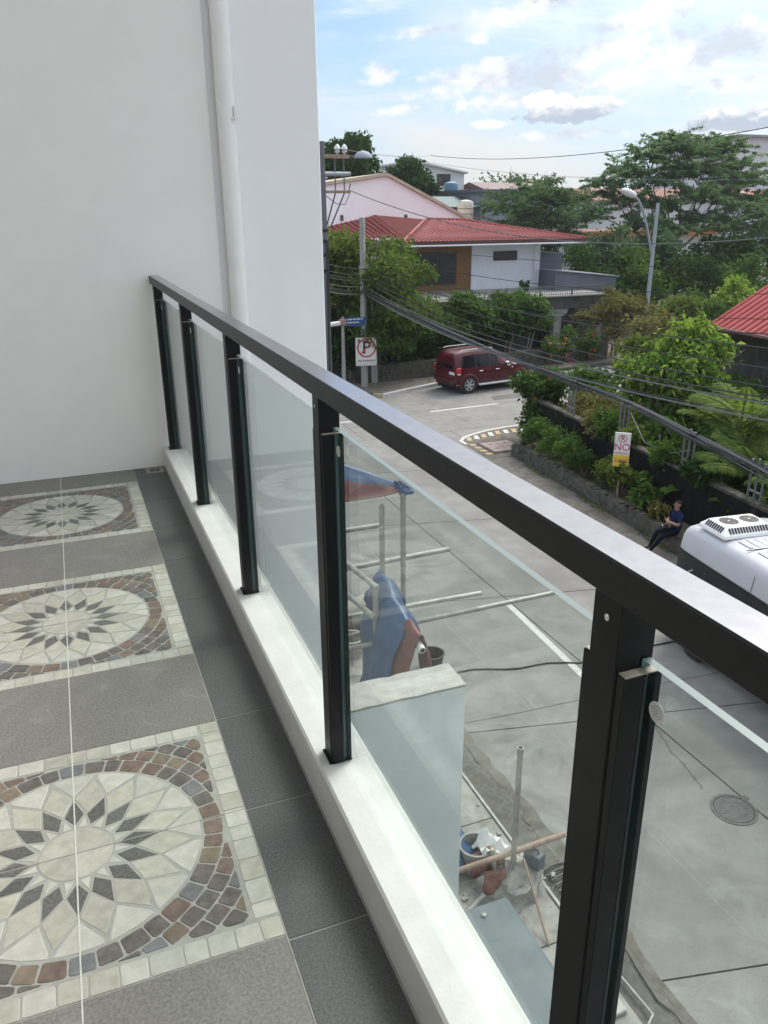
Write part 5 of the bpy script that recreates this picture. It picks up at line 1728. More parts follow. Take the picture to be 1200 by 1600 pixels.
wire('overhead_wire', 'wire drooping from the lower crossarm across the lilac gable', (10.65, 30, 8.3), (17.6, 14, 7.0), .95, .016, 'cable_grey')
wire('overhead_wire', 'high wire sagging across the sky into the feathery tree', (30.5, 66, 12.0), (27.5, 24, 10.75), .75, .02, 'cable')
wire('overhead_wire', 'faint second high wire below the sagging one', (30.0, 66, 11.5), (30, 26, 8.7), .5, .012, 'cable_grey')
wire('overhead_wire', 'wire leading from the high wire to the top crossarm', (30.5, 66, 12.0), (10.0, 30, 9.8), .2, .014, 'cable_grey')

# thick bundle resting on the fence posts
bd_ = thing('cable_bundle', 'thick bundle of black telecom cables strung along the fence posts', 'cable bundle', (13.4, 16, 2.6), world=True)
key = [(12.0, 32.2, 4.3), (12.6, 27.5, 3.62), (13.15, 22.5, 3.05)]
for s, z in ((8.9, 2.62), (5.92, 2.62), (3.0, 2.5), (.6, 2.3), (-2.0, 2.1), (-6, 2.0), (-12, 2.2)):
    p = A + wd_ * s + wn * .02
    key.append((p.x, p.y, z))


def smooth_path(K, n):
    out = []
    for i in range(len(K) - 1):
        p0, p1_, p2_, p3 = [Vector(K[max(0, min(len(K) - 1, i + d))]) for d in (-1, 0, 1, 2)]
        for k in range(n):
            t = k / n
            out.append(.5 * ((2 * p1_) + (p2_ - p0) * t + (2 * p0 - 5 * p1_ + 4 * p2_ - p3) * t * t + (3 * p1_ - p0 - 3 * p2_ + p3) * t ** 3))
    out.append(Vector(K[-1]))
    return out


for k in range(10):
    r = random.Random(k)
    ox, oz = r.uniform(-.06, .06), r.uniform(-.09, .07)
    K = [(x + ox * (.4 + .2 * i) + r.uniform(-.02, .02), y_, z + oz * (.5 + .12 * i) - (.1 * r.random() if i % 2 else 0)) for i, (x, y_, z) in enumerate(key)]
    MB().tube(smooth_path(K, 6), r.choice((.010, .013, .017)), 5).build('cable', r.choice(('cable', 'cable', 'cable_grey')), bd_, smooth=True)
q = [A + wd_ * s for s in (5.5, 4.6, 3.6, 2.8)]
MB().tube([(q[0].x, q[0].y, 2.4), (q[1].x - .1, q[1].y, 1.85), (q[2].x - .1, q[2].y, 1.8), (q[3].x, q[3].y, 2.1)], .012, 5).build('cable', 'cable_grey', bd_, smooth=True)
for (x, yv, z) in (key[3], key[4], key[5]):
    MB().lathe([(.055, -.1), (.06, 0), (.055, .1)], 8, (x, yv - .2, z), rot=Matrix.Rotation(rad(90), 3, 'X')).build('wrap', 'cable', bd_)


def text_curve(body, size, loc, parent, m, rot=(rad(90), 0, 0), ex=.002, align='CENTER'):
    c = bpy.data.curves.new('lettering', 'FONT')
    c.body = body; c.size = size; c.align_x = align; c.align_y = 'CENTER'; c.extrude = ex; c.offset = size * .015
    c.materials.append(M[m])
    o = bpy.data.objects.new('lettering', c)
    COL.objects.link(o)
    dg = bpy.context.evaluated_depsgraph_get()
    dg.update()
    me = bpy.data.meshes.new_from_object(o.evaluated_get(dg))
    bpy.data.objects.remove(o)
    q = bpy.data.objects.new('lettering', me)
    COL.objects.link(q)
    q.location = loc; q.rotation_euler = rot
    q.parent = parent
    return q


text = text_curve


def ring(r0, r1, m, parent, loc, name='ring', n=40, t=.004):
    b = MB()
    vs = []
    for yv in (-t, 0):
        for r in (r0, r1):
            vs += [(r * math.cos(2 * math.pi * i / n), yv, r * math.sin(2 * math.pi * i / n)) for i in range(n)]
    f = []
    for i in range(n):
        j = (i + 1) % n
        f += [(i, j, n + j, n + i), (n + i, n + j, 3 * n + j, 3 * n + i), (i, 2 * n + i, 2 * n + j, j)]
    b.add(vs, f)
    o = b.build(name, m, parent)
    o.location = loc
    return o


# no parking board on the square pole
s1 = thing('no_parking_board', 'white no parking board with a crossed P fixed to the concrete pole', 'sign', (12.0, 32.17, 1.72), rad(-8))
MB().bbox(-.47, .47, -.02, .02, -.62, .62, .006).build('board', 'sign_white', s1)
text('P', .78, (.02, -.022, .16), s1, 'sign_black')
ring(.36, .43, 'sign_red', s1, (.02, -.0235, .17))
MB().box(-.38, .38, -.029, -.0255, -.03, .03, rot=Matrix.Rotation(rad(-45), 3, 'Y'), org=(.02, 0, .17)).build('slash', 'sign_red', s1)
text('NO PARKING', .135, (.02, -.022, -.41), s1, 'sign_black')
MB().box(-.42, .42, -.0225, -.0205, -.55, -.54).build('rule', 'sign_black', s1)

# street name post
s2 = thing('street_name_post', 'thin concrete street name post with blue and white name plates', 'sign', (10.75, 31.6, .1))
MB().tube([(0, 0, -.1), (0, 0, 3.25)], [.10, .06], 8).build('post', 'concrete_pole', s2, smooth=True)
bp = MB().bbox(.1, 1.05, -.03, .03, 2.84, 3.2, .01).build('blue_plate', 'sign_blue', s2)
for z, w_ in ((3.13, .8), (3.0, .55)):
    for k in range(int(w_ / .09)):
        MB().box(.2 + k * .09, .2 + k * .09 + .05 + .02 * (k % 2), -.034, -.0305, z - .025, z + .025).build('lettering', 'sign_white', bp)
MB().tube([(-.1, 0, 3.0), (-.75, -.25, 2.98)], .1, 8).build('white_plate', 'sign_white', s2)
MB().bbox(-.13, .13, -.13, .13, 2.9, 3.15, .02).build('bracket', 'rust', s2)

# second sign on the planter
s3 = thing('no_parking_sign', 'white and yellow no parking sign on a rusty post in the planter', 'sign', (12.80, 15.1, .3), rad(-38))
MB().tube([(0, .05, .2), (0, .05, 2.1)], .028, 8).build('post', 'rust', s3)
MB().bbox(-.20, .20, -.02, .015, 1.2, 2.12, .006).build('board', 'sign_white', s3)
MB().box(-.192, .192, -.0235, -.0205, 1.215, 1.52).build('yellow_band', 'sign_yellow', s3)
ring(.088, .108, 'sign_red', s3, (0, -.0212, 1.965))
text('P', .17, (0, -.0215, 1.965), s3, 'sign_black')
MB().box(-.1, .1, -.0265, -.0235, -.008, .008, rot=Matrix.Rotation(rad(45), 3, 'Y'), org=(0, 0, 1.965)).build('slash', 'sign_red', s3)
text('NO', .26, (0, -.0215, 1.73), s3, 'sign_pink')
text('PARKING', .085, (0, -.0215, 1.57), s3, 'sign_pink')
text('ZONE', .13, (0, -.0245, 1.37), s3, 'sign_pink')
s3.location.z = .0

# ------------------------------------------------------------------ vehicles
def loft(stations, nm, m, parent, smooth=35):
    """stations: list of (x, [(y, z) half section from keel to roof centre])"""
    b = MB()
    n = len(stations[0][1])
    vs = []
    for x, sec in stations:
        full = sec + [(-y_, z) for y_, z in reversed(sec)]
        vs += [(x if not isinstance(x, (list, tuple)) else x[0], y_, z) for y_, z in full]
    k = 2 * n
    fs = []
    for i in range(len(stations) - 1):
        for j in range(k):
            j2 = (j + 1) % k
            fs.append((i * k + j, i * k + j2, (i + 1) * k + j2, (i + 1) * k + j))
    fs.append(tuple(range(k - 1, -1, -1)))
    fs.append(tuple((len(stations) - 1) * k + j for j in range(k)))
    b.add(vs, fs)
    return b.build(nm, m, parent, smooth=smooth)


def wheel(parent, x, y_, R, w, spokes=6, rimm='alloy'):
    sg = 1 if y_ > 0 else -1
    e = bpy.data.objects.new('wheel', None)
    COL.objects.link(e); e.parent = parent; e.location = (x, y_, R); e.empty_display_size = .1
    rx = Matrix.Rotation(rad(-90 * sg), 3, 'X')
    MB().lathe([(R * .62, -w), (R * .93, -w), (R, -w * .8), (R, -w * .2), (R * .93, 0), (R * .68, .0), (R * .62, -.03)], 28, rot=rx).build('tyre', 'tyre', e, smooth=True)
    rm = MB().lathe([(R * .63, -.05), (R * .66, -.008), (R * .60, -.006), (R * .57, -.05), (.02, -.06)], 28, rot=rx)
    for k in range(spokes):
        a = 2 * math.pi * k / spokes
        r3 = rx @ Matrix.Rotation(a, 3, 'Z')
        rm.box(.03, R * .62, -.035, .035, -.045, -.012, rot=r3)
    rm.lathe([(.07, -.05), (.07, -.006), (.03, -.003)], 12, rot=rx)
    rm.build('rim', rimm, e, smooth=30)
    MB().lathe([(R * .56, -.07), (R * .56, -.052)], 20, rot=rx).build('brake_disc', 'black_trim', e)
    return e


def pane_on(fn, x0, x1, t0, t1, nx, off, nm, m, parent, sg, slant0=0, slant1=0):
    """patch lying on a body side: fn(x, t) gives the surface point"""
    b = MB(); vs = []
    for i in range(nx + 1):
        for j in range(7):
            t = t0 + (t1 - t0) * j / 6
            xa = x0 + slant0 * (j / 6); xb = x1 + slant1 * (j / 6)
            x = xa + (xb - xa) * i / nx
            y_, z = fn(x, t)
            vs.append((x, sg * (y_ + off), z + off * .2))
    b.add(vs, [(i * 7 + j, (i + 1) * 7 + j, (i + 1) * 7 + j + 1, i * 7 + j + 1) if sg < 0 else (i * 7 + j + 1, (i + 1) * 7 + j + 1, (i + 1) * 7 + j, i * 7 + j) for i in range(nx) for j in range(6)])
    return b.build(nm, m, parent, smooth=True)


# maroon car: x forward, rear axle at the origin
ST = [(-.68, .62, 1.06, 1.30, .70, .60), (-.65, .50, 1.08, 1.62, .80, .62), (-.52, .42, 1.09, 1.73, .87, .66), (-.2, .36, 1.09, 1.79, .895, .69), (.4, .34, 1.08, 1.82, .90, .70), (1.1, .34, 1.07, 1.81, .90, .70),
      (1.55, .34, 1.06, 1.75, .90, .68), (1.95, .34, 1.06, 1.52, .895, .66), (2.42, .34, 1.07, 1.19, .885, .70), (2.55, .34, 1.06, 1.13, .88, .74), (3.2, .36, 1.00, 1.08, .86, .70), (3.55, .40, .92, .98, .80, .60), (3.70, .48, .80, .86, .66, .45), (3.74, .55, .70, .72, .55, .35)]


def suv_sec(bot, belt, top, w, wr):
    return [(0, bot), (w * .86, bot), (w * .97, bot + .08), (w + .005, bot + .3), (w + .008, (bot + belt) / 2 + .1), (w - .012, belt), (wr + (w - wr) * .08, belt + (top - belt) * .86), (wr - .06, top - .02 * (top > 1.2)), (wr * .55, top + .012), (0, top + .018)]


car = thing('parked_suv', 'maroon four wheel drive parked at the far kerb facing right', 'car', (0, 0, 0))
loft([(x, suv_sec(bo, be, to, w, wr)) for x, bo, be, to, w, wr in ST], 'body', 'suv', car)


def suv_side(x, t):
    for i in range(len(ST) - 1):
        if ST[i][0] <= x <= ST[i + 1][0]:
            k = (x - ST[i][0]) / (ST[i + 1][0] - ST[i][0])
            v = [a + (b - a) * k for a, b in zip(ST[i], ST[i + 1])]
            break
    _, bo, be, to, w, wr = v
    ya, za = w - .012, be
    yb, zb = wr + (w - wr) * .08, be + (to - be) * .86
    return ya + (yb - ya) * t, za + (zb - za) * t


for sg in (-1, 1):
    for x0, x1, s0, s1 in ((-.42, .32, .12, 0), (.40, 1.14, 0, -.02), (1.22, 2.18, -.02, -.62)):
        pane_on(suv_side, x0, x1, .08, .9, 6, .006, 'side_window', 'dark_glass', car, sg, s0, s1)
    for x in (.36, 1.18):
        pane_on(suv_side, x - .035, x + .035, .04, .94, 1, .004, 'window_pillar', 'black_trim', car, sg)
    for x in (.62, 1.52):
        MB().bbox(x - .1, x + .1, sg * .925 - .012, sg * .925 + .012, .93, .965, .006).build('door_handle', 'chrome', car)
    for x in (.36, 1.2, 2.16):
        MB().box(x - .006, x + .006, sg * .909 - .004, sg * .909 + .004, .45, 1.05).build('door_gap', 'black_trim', car)
    for x in (0, 2.8):
        b = MB()
        n = 16; vs = []
        for i in range(n + 1):
            a = math.pi * i / n * 1.16 - .25
            for r, yo in ((.385, .88), (.385, .932), (.47, .93), (.5, .905)):
                vs.append((x + r * math.cos(a), sg * yo, .38 + r * math.sin(a)))
        b.add(vs, [(i * 4 + j, i * 4 + j + 1, (i + 1) * 4 + j + 1, (i + 1) * 4 + j) for i in range(n) for j in range(3)])
        b.build('wheel_flare', 'suv', car, smooth=True)
        MB().lathe([(.41, 0), (.41, .015)], 24, (x, sg * .903 - (.0 if sg > 0 else -.0), .38), rot=Matrix.Rotation(rad(-90 * sg), 3, 'X')).build('wheel_well', 'grille', car)
        wheel(car, x, sg * .945, .385, .24)
    MB().tube([(.5, sg * .98, .36), (2.3, sg * .98, .36)], .055, 8).build('side_step', 'alloy', car, smooth=True)
    for x in (.52, 1.4, 2.28):
        MB().bbox(x - .06, x + .06, sg * .9 - .12, sg * .9 + .12, .335, .40, .01).build('step_bracket', 'alloy', car)
    MB().tube([(-.35, sg * .64, 1.82), (-.25, sg * .63, 1.87), (1.2, sg * .63, 1.89), (1.4, sg * .63, 1.84)], .022, 6).build('roof_rail', 'alloy', car, smooth=True)
    m_ = MB().lathe([(.02, -.13), (.09, -.11), (.12, 0), (.09, .1), (.02, .12)], 12, (1.98, sg * 1.03, 1.16), rot=Matrix.Rotation(rad(90), 3, 'X'))
    m_.build('mirror', 'chrome', car, smooth=True)
    b = MB().bbox(-.68, -.42, sg * .86 - .035, sg * .86 + .035, .90, 1.16, .02)
    tl_ = b.build('tail_light', 'tail_red', car)
    MB().bbox(-.62, -.46, sg * .885 - .02, sg * .885 + .02, .86, .9, .008).build('indicator', 'lens', car)
    MB().bbox(3.35, 3.66, sg * .72 - .1, sg * .72 + .1, .78, .95, .03).build('headlight', 'lens', car)
    MB().bbox(2.33, 2.40, sg * .905 - .01, sg * .905 + .01, .93, .97, .006).build('side_marker', 'lens', car)
MB().add([(-.925, -.6, 1.12), (-.925, .6, 1.12), (-.80, .56, 1.70), (-.80, -.56, 1.70)], [(1, 0, 3, 2)]).build('rear_window', 'dark_glass', car).location = (.215, 0, 0)
MB().add([(2.44, -.68, 1.18), (2.44, .68, 1.18), (1.62, .60, 1.735), (1.62, -.60, 1.735)], [(0, 1, 2, 3)]).build('windscreen', 'dark_glass', car).location = (.02, 0, .012)
MB().bbox(-.74, -.46, -.84, .84, .42, .68, .05).build('rear_bumper', 'suv', car)
MB().bbox(-.70, -.55, -.7, .7, .33, .43, .02).build('bumper_skirt', 'black_trim', car)
MB().box(-.705, -.69, -.75, -.35, .84, .96).build('number_plate', 'sign_white', car)
MB().bbox(3.5, 3.76, -.5, .5, .55, .8, .03).build('front_grille', 'grille', car)
hd_ = math.atan2(.43, 2.79)
# near rear wheel meets the street at (15.66, 29.58)
o_ = Vector((15.88, 29.61, 0)) + Matrix.Rotation(hd_, 3, 'Z') @ Vector((0, .94, 0))
car.location = (o_.x, o_.y, 0)
car.rotation_euler = (0, 0, hd_)

# silver van with roof air conditioner, only its upper rear shows over the railing
van = thing('silver_van', 'silver white high roof van with an air conditioner on its roof', 'van', (0, 0, 0))
VS = [(0, .55, .74, 1.95), (.03, .45, .83, 2.12), (.10, .4, .90, 2.24), (.3, .38, .93, 2.31), (.6, .37, .935, 2.335), (2.6, .36, .94, 2.34), (4.2, .36, .94, 2.30), (4.6, .36, .93, 2.2), (5.0, .37, .91, 1.75), (5.3, .4, .86, 1.15), (5.38, .5, .8, .95)]


def van_sec(bo, w, top):
    h = top - bo
    return [(0, bo), (w * .9, bo), (w, bo + .1), (w + .01, bo + h * .3), (w, bo + h * .5), (w - .012, bo + h * .66), (w - .035, bo + h * .80), (w - .07, top - .17), (w - .115, top - .085), (w - .19, top - .035), (w - .32, top - .012), (w * .4, top), (0, top + .004)]


loft([(x, van_sec(bo, w, t)) for x, bo, w, t in VS], 'body', 'van', van)
def vside(x, t):
    z = 1.18 + .62 * t
    for i in range(len(VS) - 1):
        if VS[i][0] <= x <= VS[i + 1][0]:
            k = (x - VS[i][0]) / (VS[i + 1][0] - VS[i][0])
            sa, sb = van_sec(*VS[i][1:]), van_sec(*VS[i + 1][1:])
            sec = [((1 - k) * a[0] + k * b[0], (1 - k) * a[1] + k * b[1]) for a, b in zip(sa, sb)]
            for (ya, za), (yb, zb) in zip(sec[1:-1], sec[2:]):
                if za <= z <= zb:
                    return ya + (yb - ya) * (z - za) / max(zb - za, 1e-6), z
    return .93, z


for sg in (-1, 1):
    for k, (x0, x1) in enumerate(((.16, .86), (.93, 2.0), (2.07, 3.1), (3.2, 4.05))):
        w_ = pane_on(vside, x0, x1, 0, 1, 6, .010, 'side_window', 'dark_glass', van, sg, .04 if k == 0 else 0, 0)
    pane_on(vside, .1, 4.1, -.04, 1.04, 24, .005, 'window_band', 'black_trim', van, sg)
    pane_on(vside, 2.035, 2.045, -.8, 1.5, 1, .012, 'door_gap', 'black_trim', van, sg)
    for x in (.9, 4.3):
        MB().lathe([(.36, 0), (.36, .012)], 24, (x, sg * .945, .36), rot=Matrix.Rotation(rad(-90 * sg), 3, 'X')).build('wheel_well', 'grille', van)
        wheel(van, x, sg * .965, .33, .2, 8, 'steel')
    MB().tube([(.38, sg * .955, 1.42), (.62, sg * .945, 1.60)], .016, 6).build('grab_bar', 'steel', van)
MB().box(-.012, .02, -.66, .66, 1.15, 1.85).build('rear_window', 'dark_glass', van)
MB().bbox(-.1, .1, -.85, .85, .35, .6, .04).build('rear_bumper', 'black_trim', van)
for sg in (-1, 1):
    MB().bbox(-.02, .05, sg * .8 - .06, sg * .8 + .06, .75, 1.15, .01).build('tail_light', 'tail_red', van)
MB().add([(4.62, -.82, 2.1), (4.62, .82, 2.1), (5.06, .82, 1.6), (5.06, -.82, 1.6)], [(0, 3, 2, 1)]).build('windscreen', 'dark_glass', van).location = (.03, 0, .03)
for k in range(8):
    y_ = -.56 + k * .16
    MB().bbox(1.2, 1.5, y_ - .035, y_ + .035, 2.32, 2.349, .006).build('roof_rib', 'van', van)
    MB().bbox(1.68, 2.9, y_ - .035, y_ + .035, 2.32, 2.349, .006).build('roof_rib', 'van', van)
    MB().bbox(3.05, 4.1, y_ - .035, y_ + .035, 2.29, 2.335, .006).build('roof_rib', 'van', van)
MB().hoop([(.11, 2.33), (.11, 2.352), (.085, 2.352), (.085, 2.33)], 20, (2.05, -.16, 0)).build('roof_ring', 'van', van)
MB().box(1.57, 1.585, -.72, .72, 2.336, 2.3475).build('roof_seam', 'black_trim', van)
ac = thing('roof_air_conditioner', 'white roof air conditioner with two round fan grilles on the van', 'air conditioner', (0, 0, 0))
b = MB()
x0, x1, yw, z0, z1 = 0, .74, .535, 0, .19
vs = [(x0, -yw, z0), (x1, -yw, z0), (x1, yw, z0), (x0, yw, z0), (x0 + .02, -yw + .02, z0 + .07), (x1 - .02, -yw + .02, z0 + .07), (x1 - .02, yw - .02, z0 + .07), (x0 + .02, yw - .02, z0 + .07),
      (x0 + .14, -yw + .12, z1), (x1 - .14, -yw + .12, z1), (x1 - .14, yw - .12, z1), (x0 + .14, yw - .12, z1)]
b.add(vs, [(i, (i + 1) % 4, 4 + (i + 1) % 4, 4 + i) for i in range(4)] + [(4 + i, 4 + (i + 1) % 4, 8 + (i + 1) % 4, 8 + i) for i in range(4)] + [(8, 9, 10, 11), (3, 2, 1, 0)])
sh_ = b.build('shell', 'van_white', ac)
md = sh_.modifiers.new('bevel', 'BEVEL'); md.width = .035; md.segments = 3
for yy_ in (-.2, .2):
    fg = MB().lathe([(.165, .185), (.165, .1925), (.155, .194), (.03, .194)], 32, ((x0 + x1) / 2, yy_, 0)).build('fan_grille', 'grille', ac)
    wb = MB()
    for k in range(8):
        wb.box(.02, .16, -.0013, .0013, .195, .198, rot=rotz(k * math.pi / 4), org=((x0 + x1) / 2, yy_, 0))
    for r in (.07, .115, .158):
        wb.hoop([(r, .195), (r + .0025, .195), (r + .0025, .198), (r, .198)], 28, ((x0 + x1) / 2, yy_, 0))
    wb.lathe([(.022, .195), (.022, .199)], 12, ((x0 + x1) / 2, yy_, 0))
    wb.build('wire_guard', 'steel', fg)
for k in range(15):
    yv = -.385 + k * .055
    for xx, sg in ((x0 + .075, 1), (x1 - .075, -1)):
        MB().bbox(-.008, .008, -.016, .016, -.055, .055, .004).build('vent_slot', 'grille', ac)
        o = bpy.context.scene.objects[-1] if False else COL.objects[-1]
        o.location = (xx, yv, .132); o.rotation_euler = (0, sg * math.atan2(.12, .13), 0)
for k in range(8):
    xv = .175 + k * .056
    for yy_, sg in ((-yw + .065, -1), (yw - .065, 1)):
        MB().bbox(-.016, .016, -.008, .008, -.055, .055, .004).build('vent_slot', 'grille', ac)
        o = COL.objects[-1]
        o.location = (xv, yy_, .132); o.rotation_euler = (sg * math.atan2(.1, .13), 0, 0)
for xx in (.19, .55):
    for yy_ in (-.36, 0, .36):
        MB().lathe([(.012, .188), (.012, .195)], 8, (xx, yy_, 0)).build('screw', 'steel', ac)
# place: rear near corner of the roof at about (9.62, 9.1); heading towards -Y and a little -X
VH = rad(-96.8)
van.rotation_euler = (0, 0, VH)
vr = Matrix.Rotation(VH, 3, 'Z')
vo = Vector((10.391, 9.099, 0))
van.location = (vo.x, vo.y, 0)
ao = vo + vr @ Vector((.385, -.27, 0))
ac.location = (ao.x, ao.y, 2.33)
ac.rotation_euler = (0, 0, VH)

# ------------------------------------------------------------------ scaffold and building site
def tube_thing(label, a, b, r=.026, m='steel', group='scaffold tubes', name='scaffold_tube'):
    a, b = Vector(a), Vector(b)
    o = thing(name, label, 'scaffold tube', a, group=group)
    d = b - a
    MB().tube([(0, 0, 0), d], r, 10).build('tube', m, o, smooth=True)
    MB().tube([d * .999, d * 1.0005], r * .72, 8).build('open_end', 'dark', o)
    return o


SY = 5.3
tube_thing('upright scaffold tube under the corner of the tarpaulin', (2.505, SY, 0), (2.49, SY, 5.06))
tube_thing('upright scaffold tube with a free top left of the tarpaulin corner', (2.235, SY - .1, 0), (2.235, SY - .1, 4.97))
tube_thing('upright scaffold tube next to the draped cloth', (2.03, SY - .45, 0), (2.03, SY - .45, 4.36))
tube_thing('level scaffold tube carrying the striped tarpaulin', (1.0, SY + .03, 5.02), (2.55, SY + .03, 5.06))
tube_thing('short level scaffold tube behind the free upright', (1.2, SY + .4, 4.56), (2.45, SY + .4, 4.56))
tube_thing('level scaffold tube crossing both uprights', (1.2, SY + .03, 4.31), (3.0, SY + .03, 4.35))
tube_thing('level scaffold tube ending above the white lane line', (1.2, SY + .03, 3.82), (3.38, SY + .03, 3.79))
tube_thing('longest level scaffold tube reaching out over the street', (1.2, SY - .03, 3.62), (4.23, SY - .03, 3.66))
tube_thing('lowest short level scaffold tube left of the cloth', (1.2, SY - .45, 3.75), (2.06, SY - .45, 3.75))
tube_thing('sloping scaffold tube running back from the cloth', (2.03, SY - .5, 4.34), (1.6, SY + 1.6, 4.5))
tube_thing('second sloping scaffold tube below the first', (2.0, SY - .5, 4.05), (1.55, SY + 1.6, 4.2))
tube_thing('white ended scaffold tube poking out of the maroon cloth', (2.20, SY - .1, 4.16), (2.21, 4.20, 3.985), .034, 'sign_white')


def cloth(name, label, grid, mats, mi=None, thick=.006, cat='tarpaulin'):
    """grid: rows of points"""
    b = MB()
    R_, C_ = len(grid), len(grid[0])
    vs = [p for row in grid for p in row]
    b.add(vs, [(i * C_ + j, i * C_ + j + 1, (i + 1) * C_ + j + 1, (i + 1) * C_ + j) for i in range(R_ - 1) for j in range(C_ - 1)])
    b.mi = [mi(i, j) if mi else 0 for i in range(R_ - 1) for j in range(C_ - 1)]
    o = b.build(name, mats, None, origin=Vector(vs[0]), smooth=True)
    m1 = o.modifiers.new('sub', 'SUBSURF'); m1.levels = 1; m1.render_levels = 1
    m2 = o.modifiers.new('solid', 'SOLIDIFY'); m2.thickness = thick
    return tag(o, label, cat)


# sun shade: blue outside, maroon hem, falling from a high line down to the tube
rg = random.Random(4)
grid = []
tip = Vector((2.50, SY, 5.08))
for i in range(9):
    t = i / 8
    a = Vector((1.2, SY + .25, 5.75)).lerp(tip + Vector((0, .02, .02)), t)
    c = Vector((1.2, SY - .12, 5.16)).lerp(tip + Vector((0, -.03, -.03)), t)
    row = []
    for j in range(8):
        s_ = j / 7
        p = a.lerp(c, s_)
        p.z -= .10 * math.sin(math.pi * t) * (.35 + .65 * s_) * (1 - .3 * s_) + rg.uniform(-.008, .008)
        p.y += .05 * math.sin(s_ * 7 + t * 3) * (1 - t)
        row.append(p)
    grid.append(row)
cloth('awning_tarp', 'blue and maroon tarpaulin stretched to a point on the scaffold corner', grid, ['tarp_blue', 'tarp_red'], lambda i, j: 1 if j >= 3 else 0)
kn = MB()
for k in range(8):
    a = k * .8
    kn.tube([tip + Vector((math.cos(a) * .05, math.sin(a) * .03, -.02)), tip + Vector((math.cos(a + 1) * .08, math.sin(a + 1) * .04, .05 * math.sin(a))), tip + Vector((math.cos(a + 2) * .04, 0, -.07))], [.02, .03, .016], 6)
tag(kn.build('tarp_knot', 'tarp_blue', None, origin=tip, smooth=True), 'bunched blue knot of tarpaulin tied round the scaffold corner', 'knot')


def draped(name, label, cat, rows, mats, seed, wr):
    """rows: (left hem, left knee, crest, right knee, right hem) from back to front, blended and creased"""
    r = random.Random(seed)
    ph = [r.random() * 6.28 for _ in range(4)]
    K = [[Vector(p) + Vector((0, 0, (0, .03, .075, .03, 0)[c])) for c, p in enumerate(row)] for row in rows]
    cols = [smooth_path([row[c] for row in K], 4) for c in range(5)]
    grid = []
    for i in range(len(cols[0])):
        line = smooth_path([cols[c][i] for c in range(5)], 6)
        out = []
        for j, p in enumerate(line):
            s_ = abs(j - 12) / 12
            k = wr * (.15 + s_) * (math.sin(i * .9 + ph[0] + j * .25) + .6 * math.sin(i * 1.9 + ph[1] - j * .5) + .4 * math.sin(j * 1.3 + ph[2]))
            out.append(p + Vector((k * .7, -k, k * .25)) + Vector([r.uniform(-.006, .006) for _ in range(3)]))
        grid.append(out)
    return cloth(name, label, grid, mats, None, .008, cat)


draped('draped_tarp', 'crumpled blue tarpaulin draped over the scaffold', 'tarpaulin', [
    [(2.06, 5.22, 4.02), (2.12, 5.22, 4.15), (2.20, 5.25, 4.22), (2.27, 5.26, 4.17), (2.31, 5.28, 4.08)],
    [(1.99, 5.05, 3.45), (2.04, 5.03, 4.02), (2.21, 5.06, 4.22), (2.34, 5.10, 4.06), (2.42, 5.14, 3.86)],
    [(1.95, 4.85, 2.95), (1.98, 4.82, 3.78), (2.20, 4.84, 4.14), (2.38, 4.90, 3.90), (2.52, 5.0, 3.55)],
    [(1.93, 4.65, 2.75), (1.95, 4.62, 3.55), (2.19, 4.62, 4.08), (2.42, 4.74, 3.72), (2.58, 4.86, 3.2)],
    [(1.92, 4.46, 2.70), (1.96, 4.44, 3.40), (2.19, 4.42, 4.03), (2.43, 4.56, 3.62), (2.60, 4.72, 3.0)]], ['tarp_blue'], 2, .055)
draped('draped_cloth', 'maroon cloth hung over the end of the white scaffold tube', 'cloth', [
    [(2.04, 4.50, 3.50), (2.08, 4.46, 3.82), (2.20, 4.50, 4.07), (2.32, 4.52, 3.86), (2.42, 4.60, 3.45)],
    [(2.02, 4.40, 2.95), (2.06, 4.36, 3.66), (2.20, 4.36, 4.06), (2.34, 4.42, 3.72), (2.44, 4.50, 3.0)],
    [(2.03, 4.33, 2.80), (2.09, 4.28, 3.58), (2.20, 4.26, 4.03), (2.33, 4.33, 3.66), (2.40, 4.42, 2.85)]], ['tarp_red'], 5, .045)


def bucket(label, x, yv, r, h, m, z=0, name='bucket', lying=False):
    o = thing(name, label, 'bucket', (x, yv, z))
    prof = [(r * .8, 0), (r * .98, h), (r * 1.06, h), (r * 1.06, h + .02), (r * .92, h + .02), (r * .76, .02), (.01, .02)]
    b_ = MB().lathe(prof, 24)
    if lying:
        rt_ = Matrix.Rotation(rad(80), 3, 'Y') @ Matrix.Rotation(.3, 3, 'Z')
        b_.v = [tuple(rt_ @ Vector(v) + Vector((0, 0, r))) for v in b_.v]
    b_.build('pail', m, o, smooth=35)
    return o


bucket('black bucket on the street right of the draped cloth', 4.93, 9.8, .22, .26, 'black_trim')
bucket('beige drum lying on the pavement left of the cloth', 3.9, 11.6, .3, .62, 'beige_plastic', name='drum', lying=True)
bucket('beige pail standing below the lying drum', 3.75, 10.7, .24, .36, 'beige_plastic')
for i in range(2):
    pass

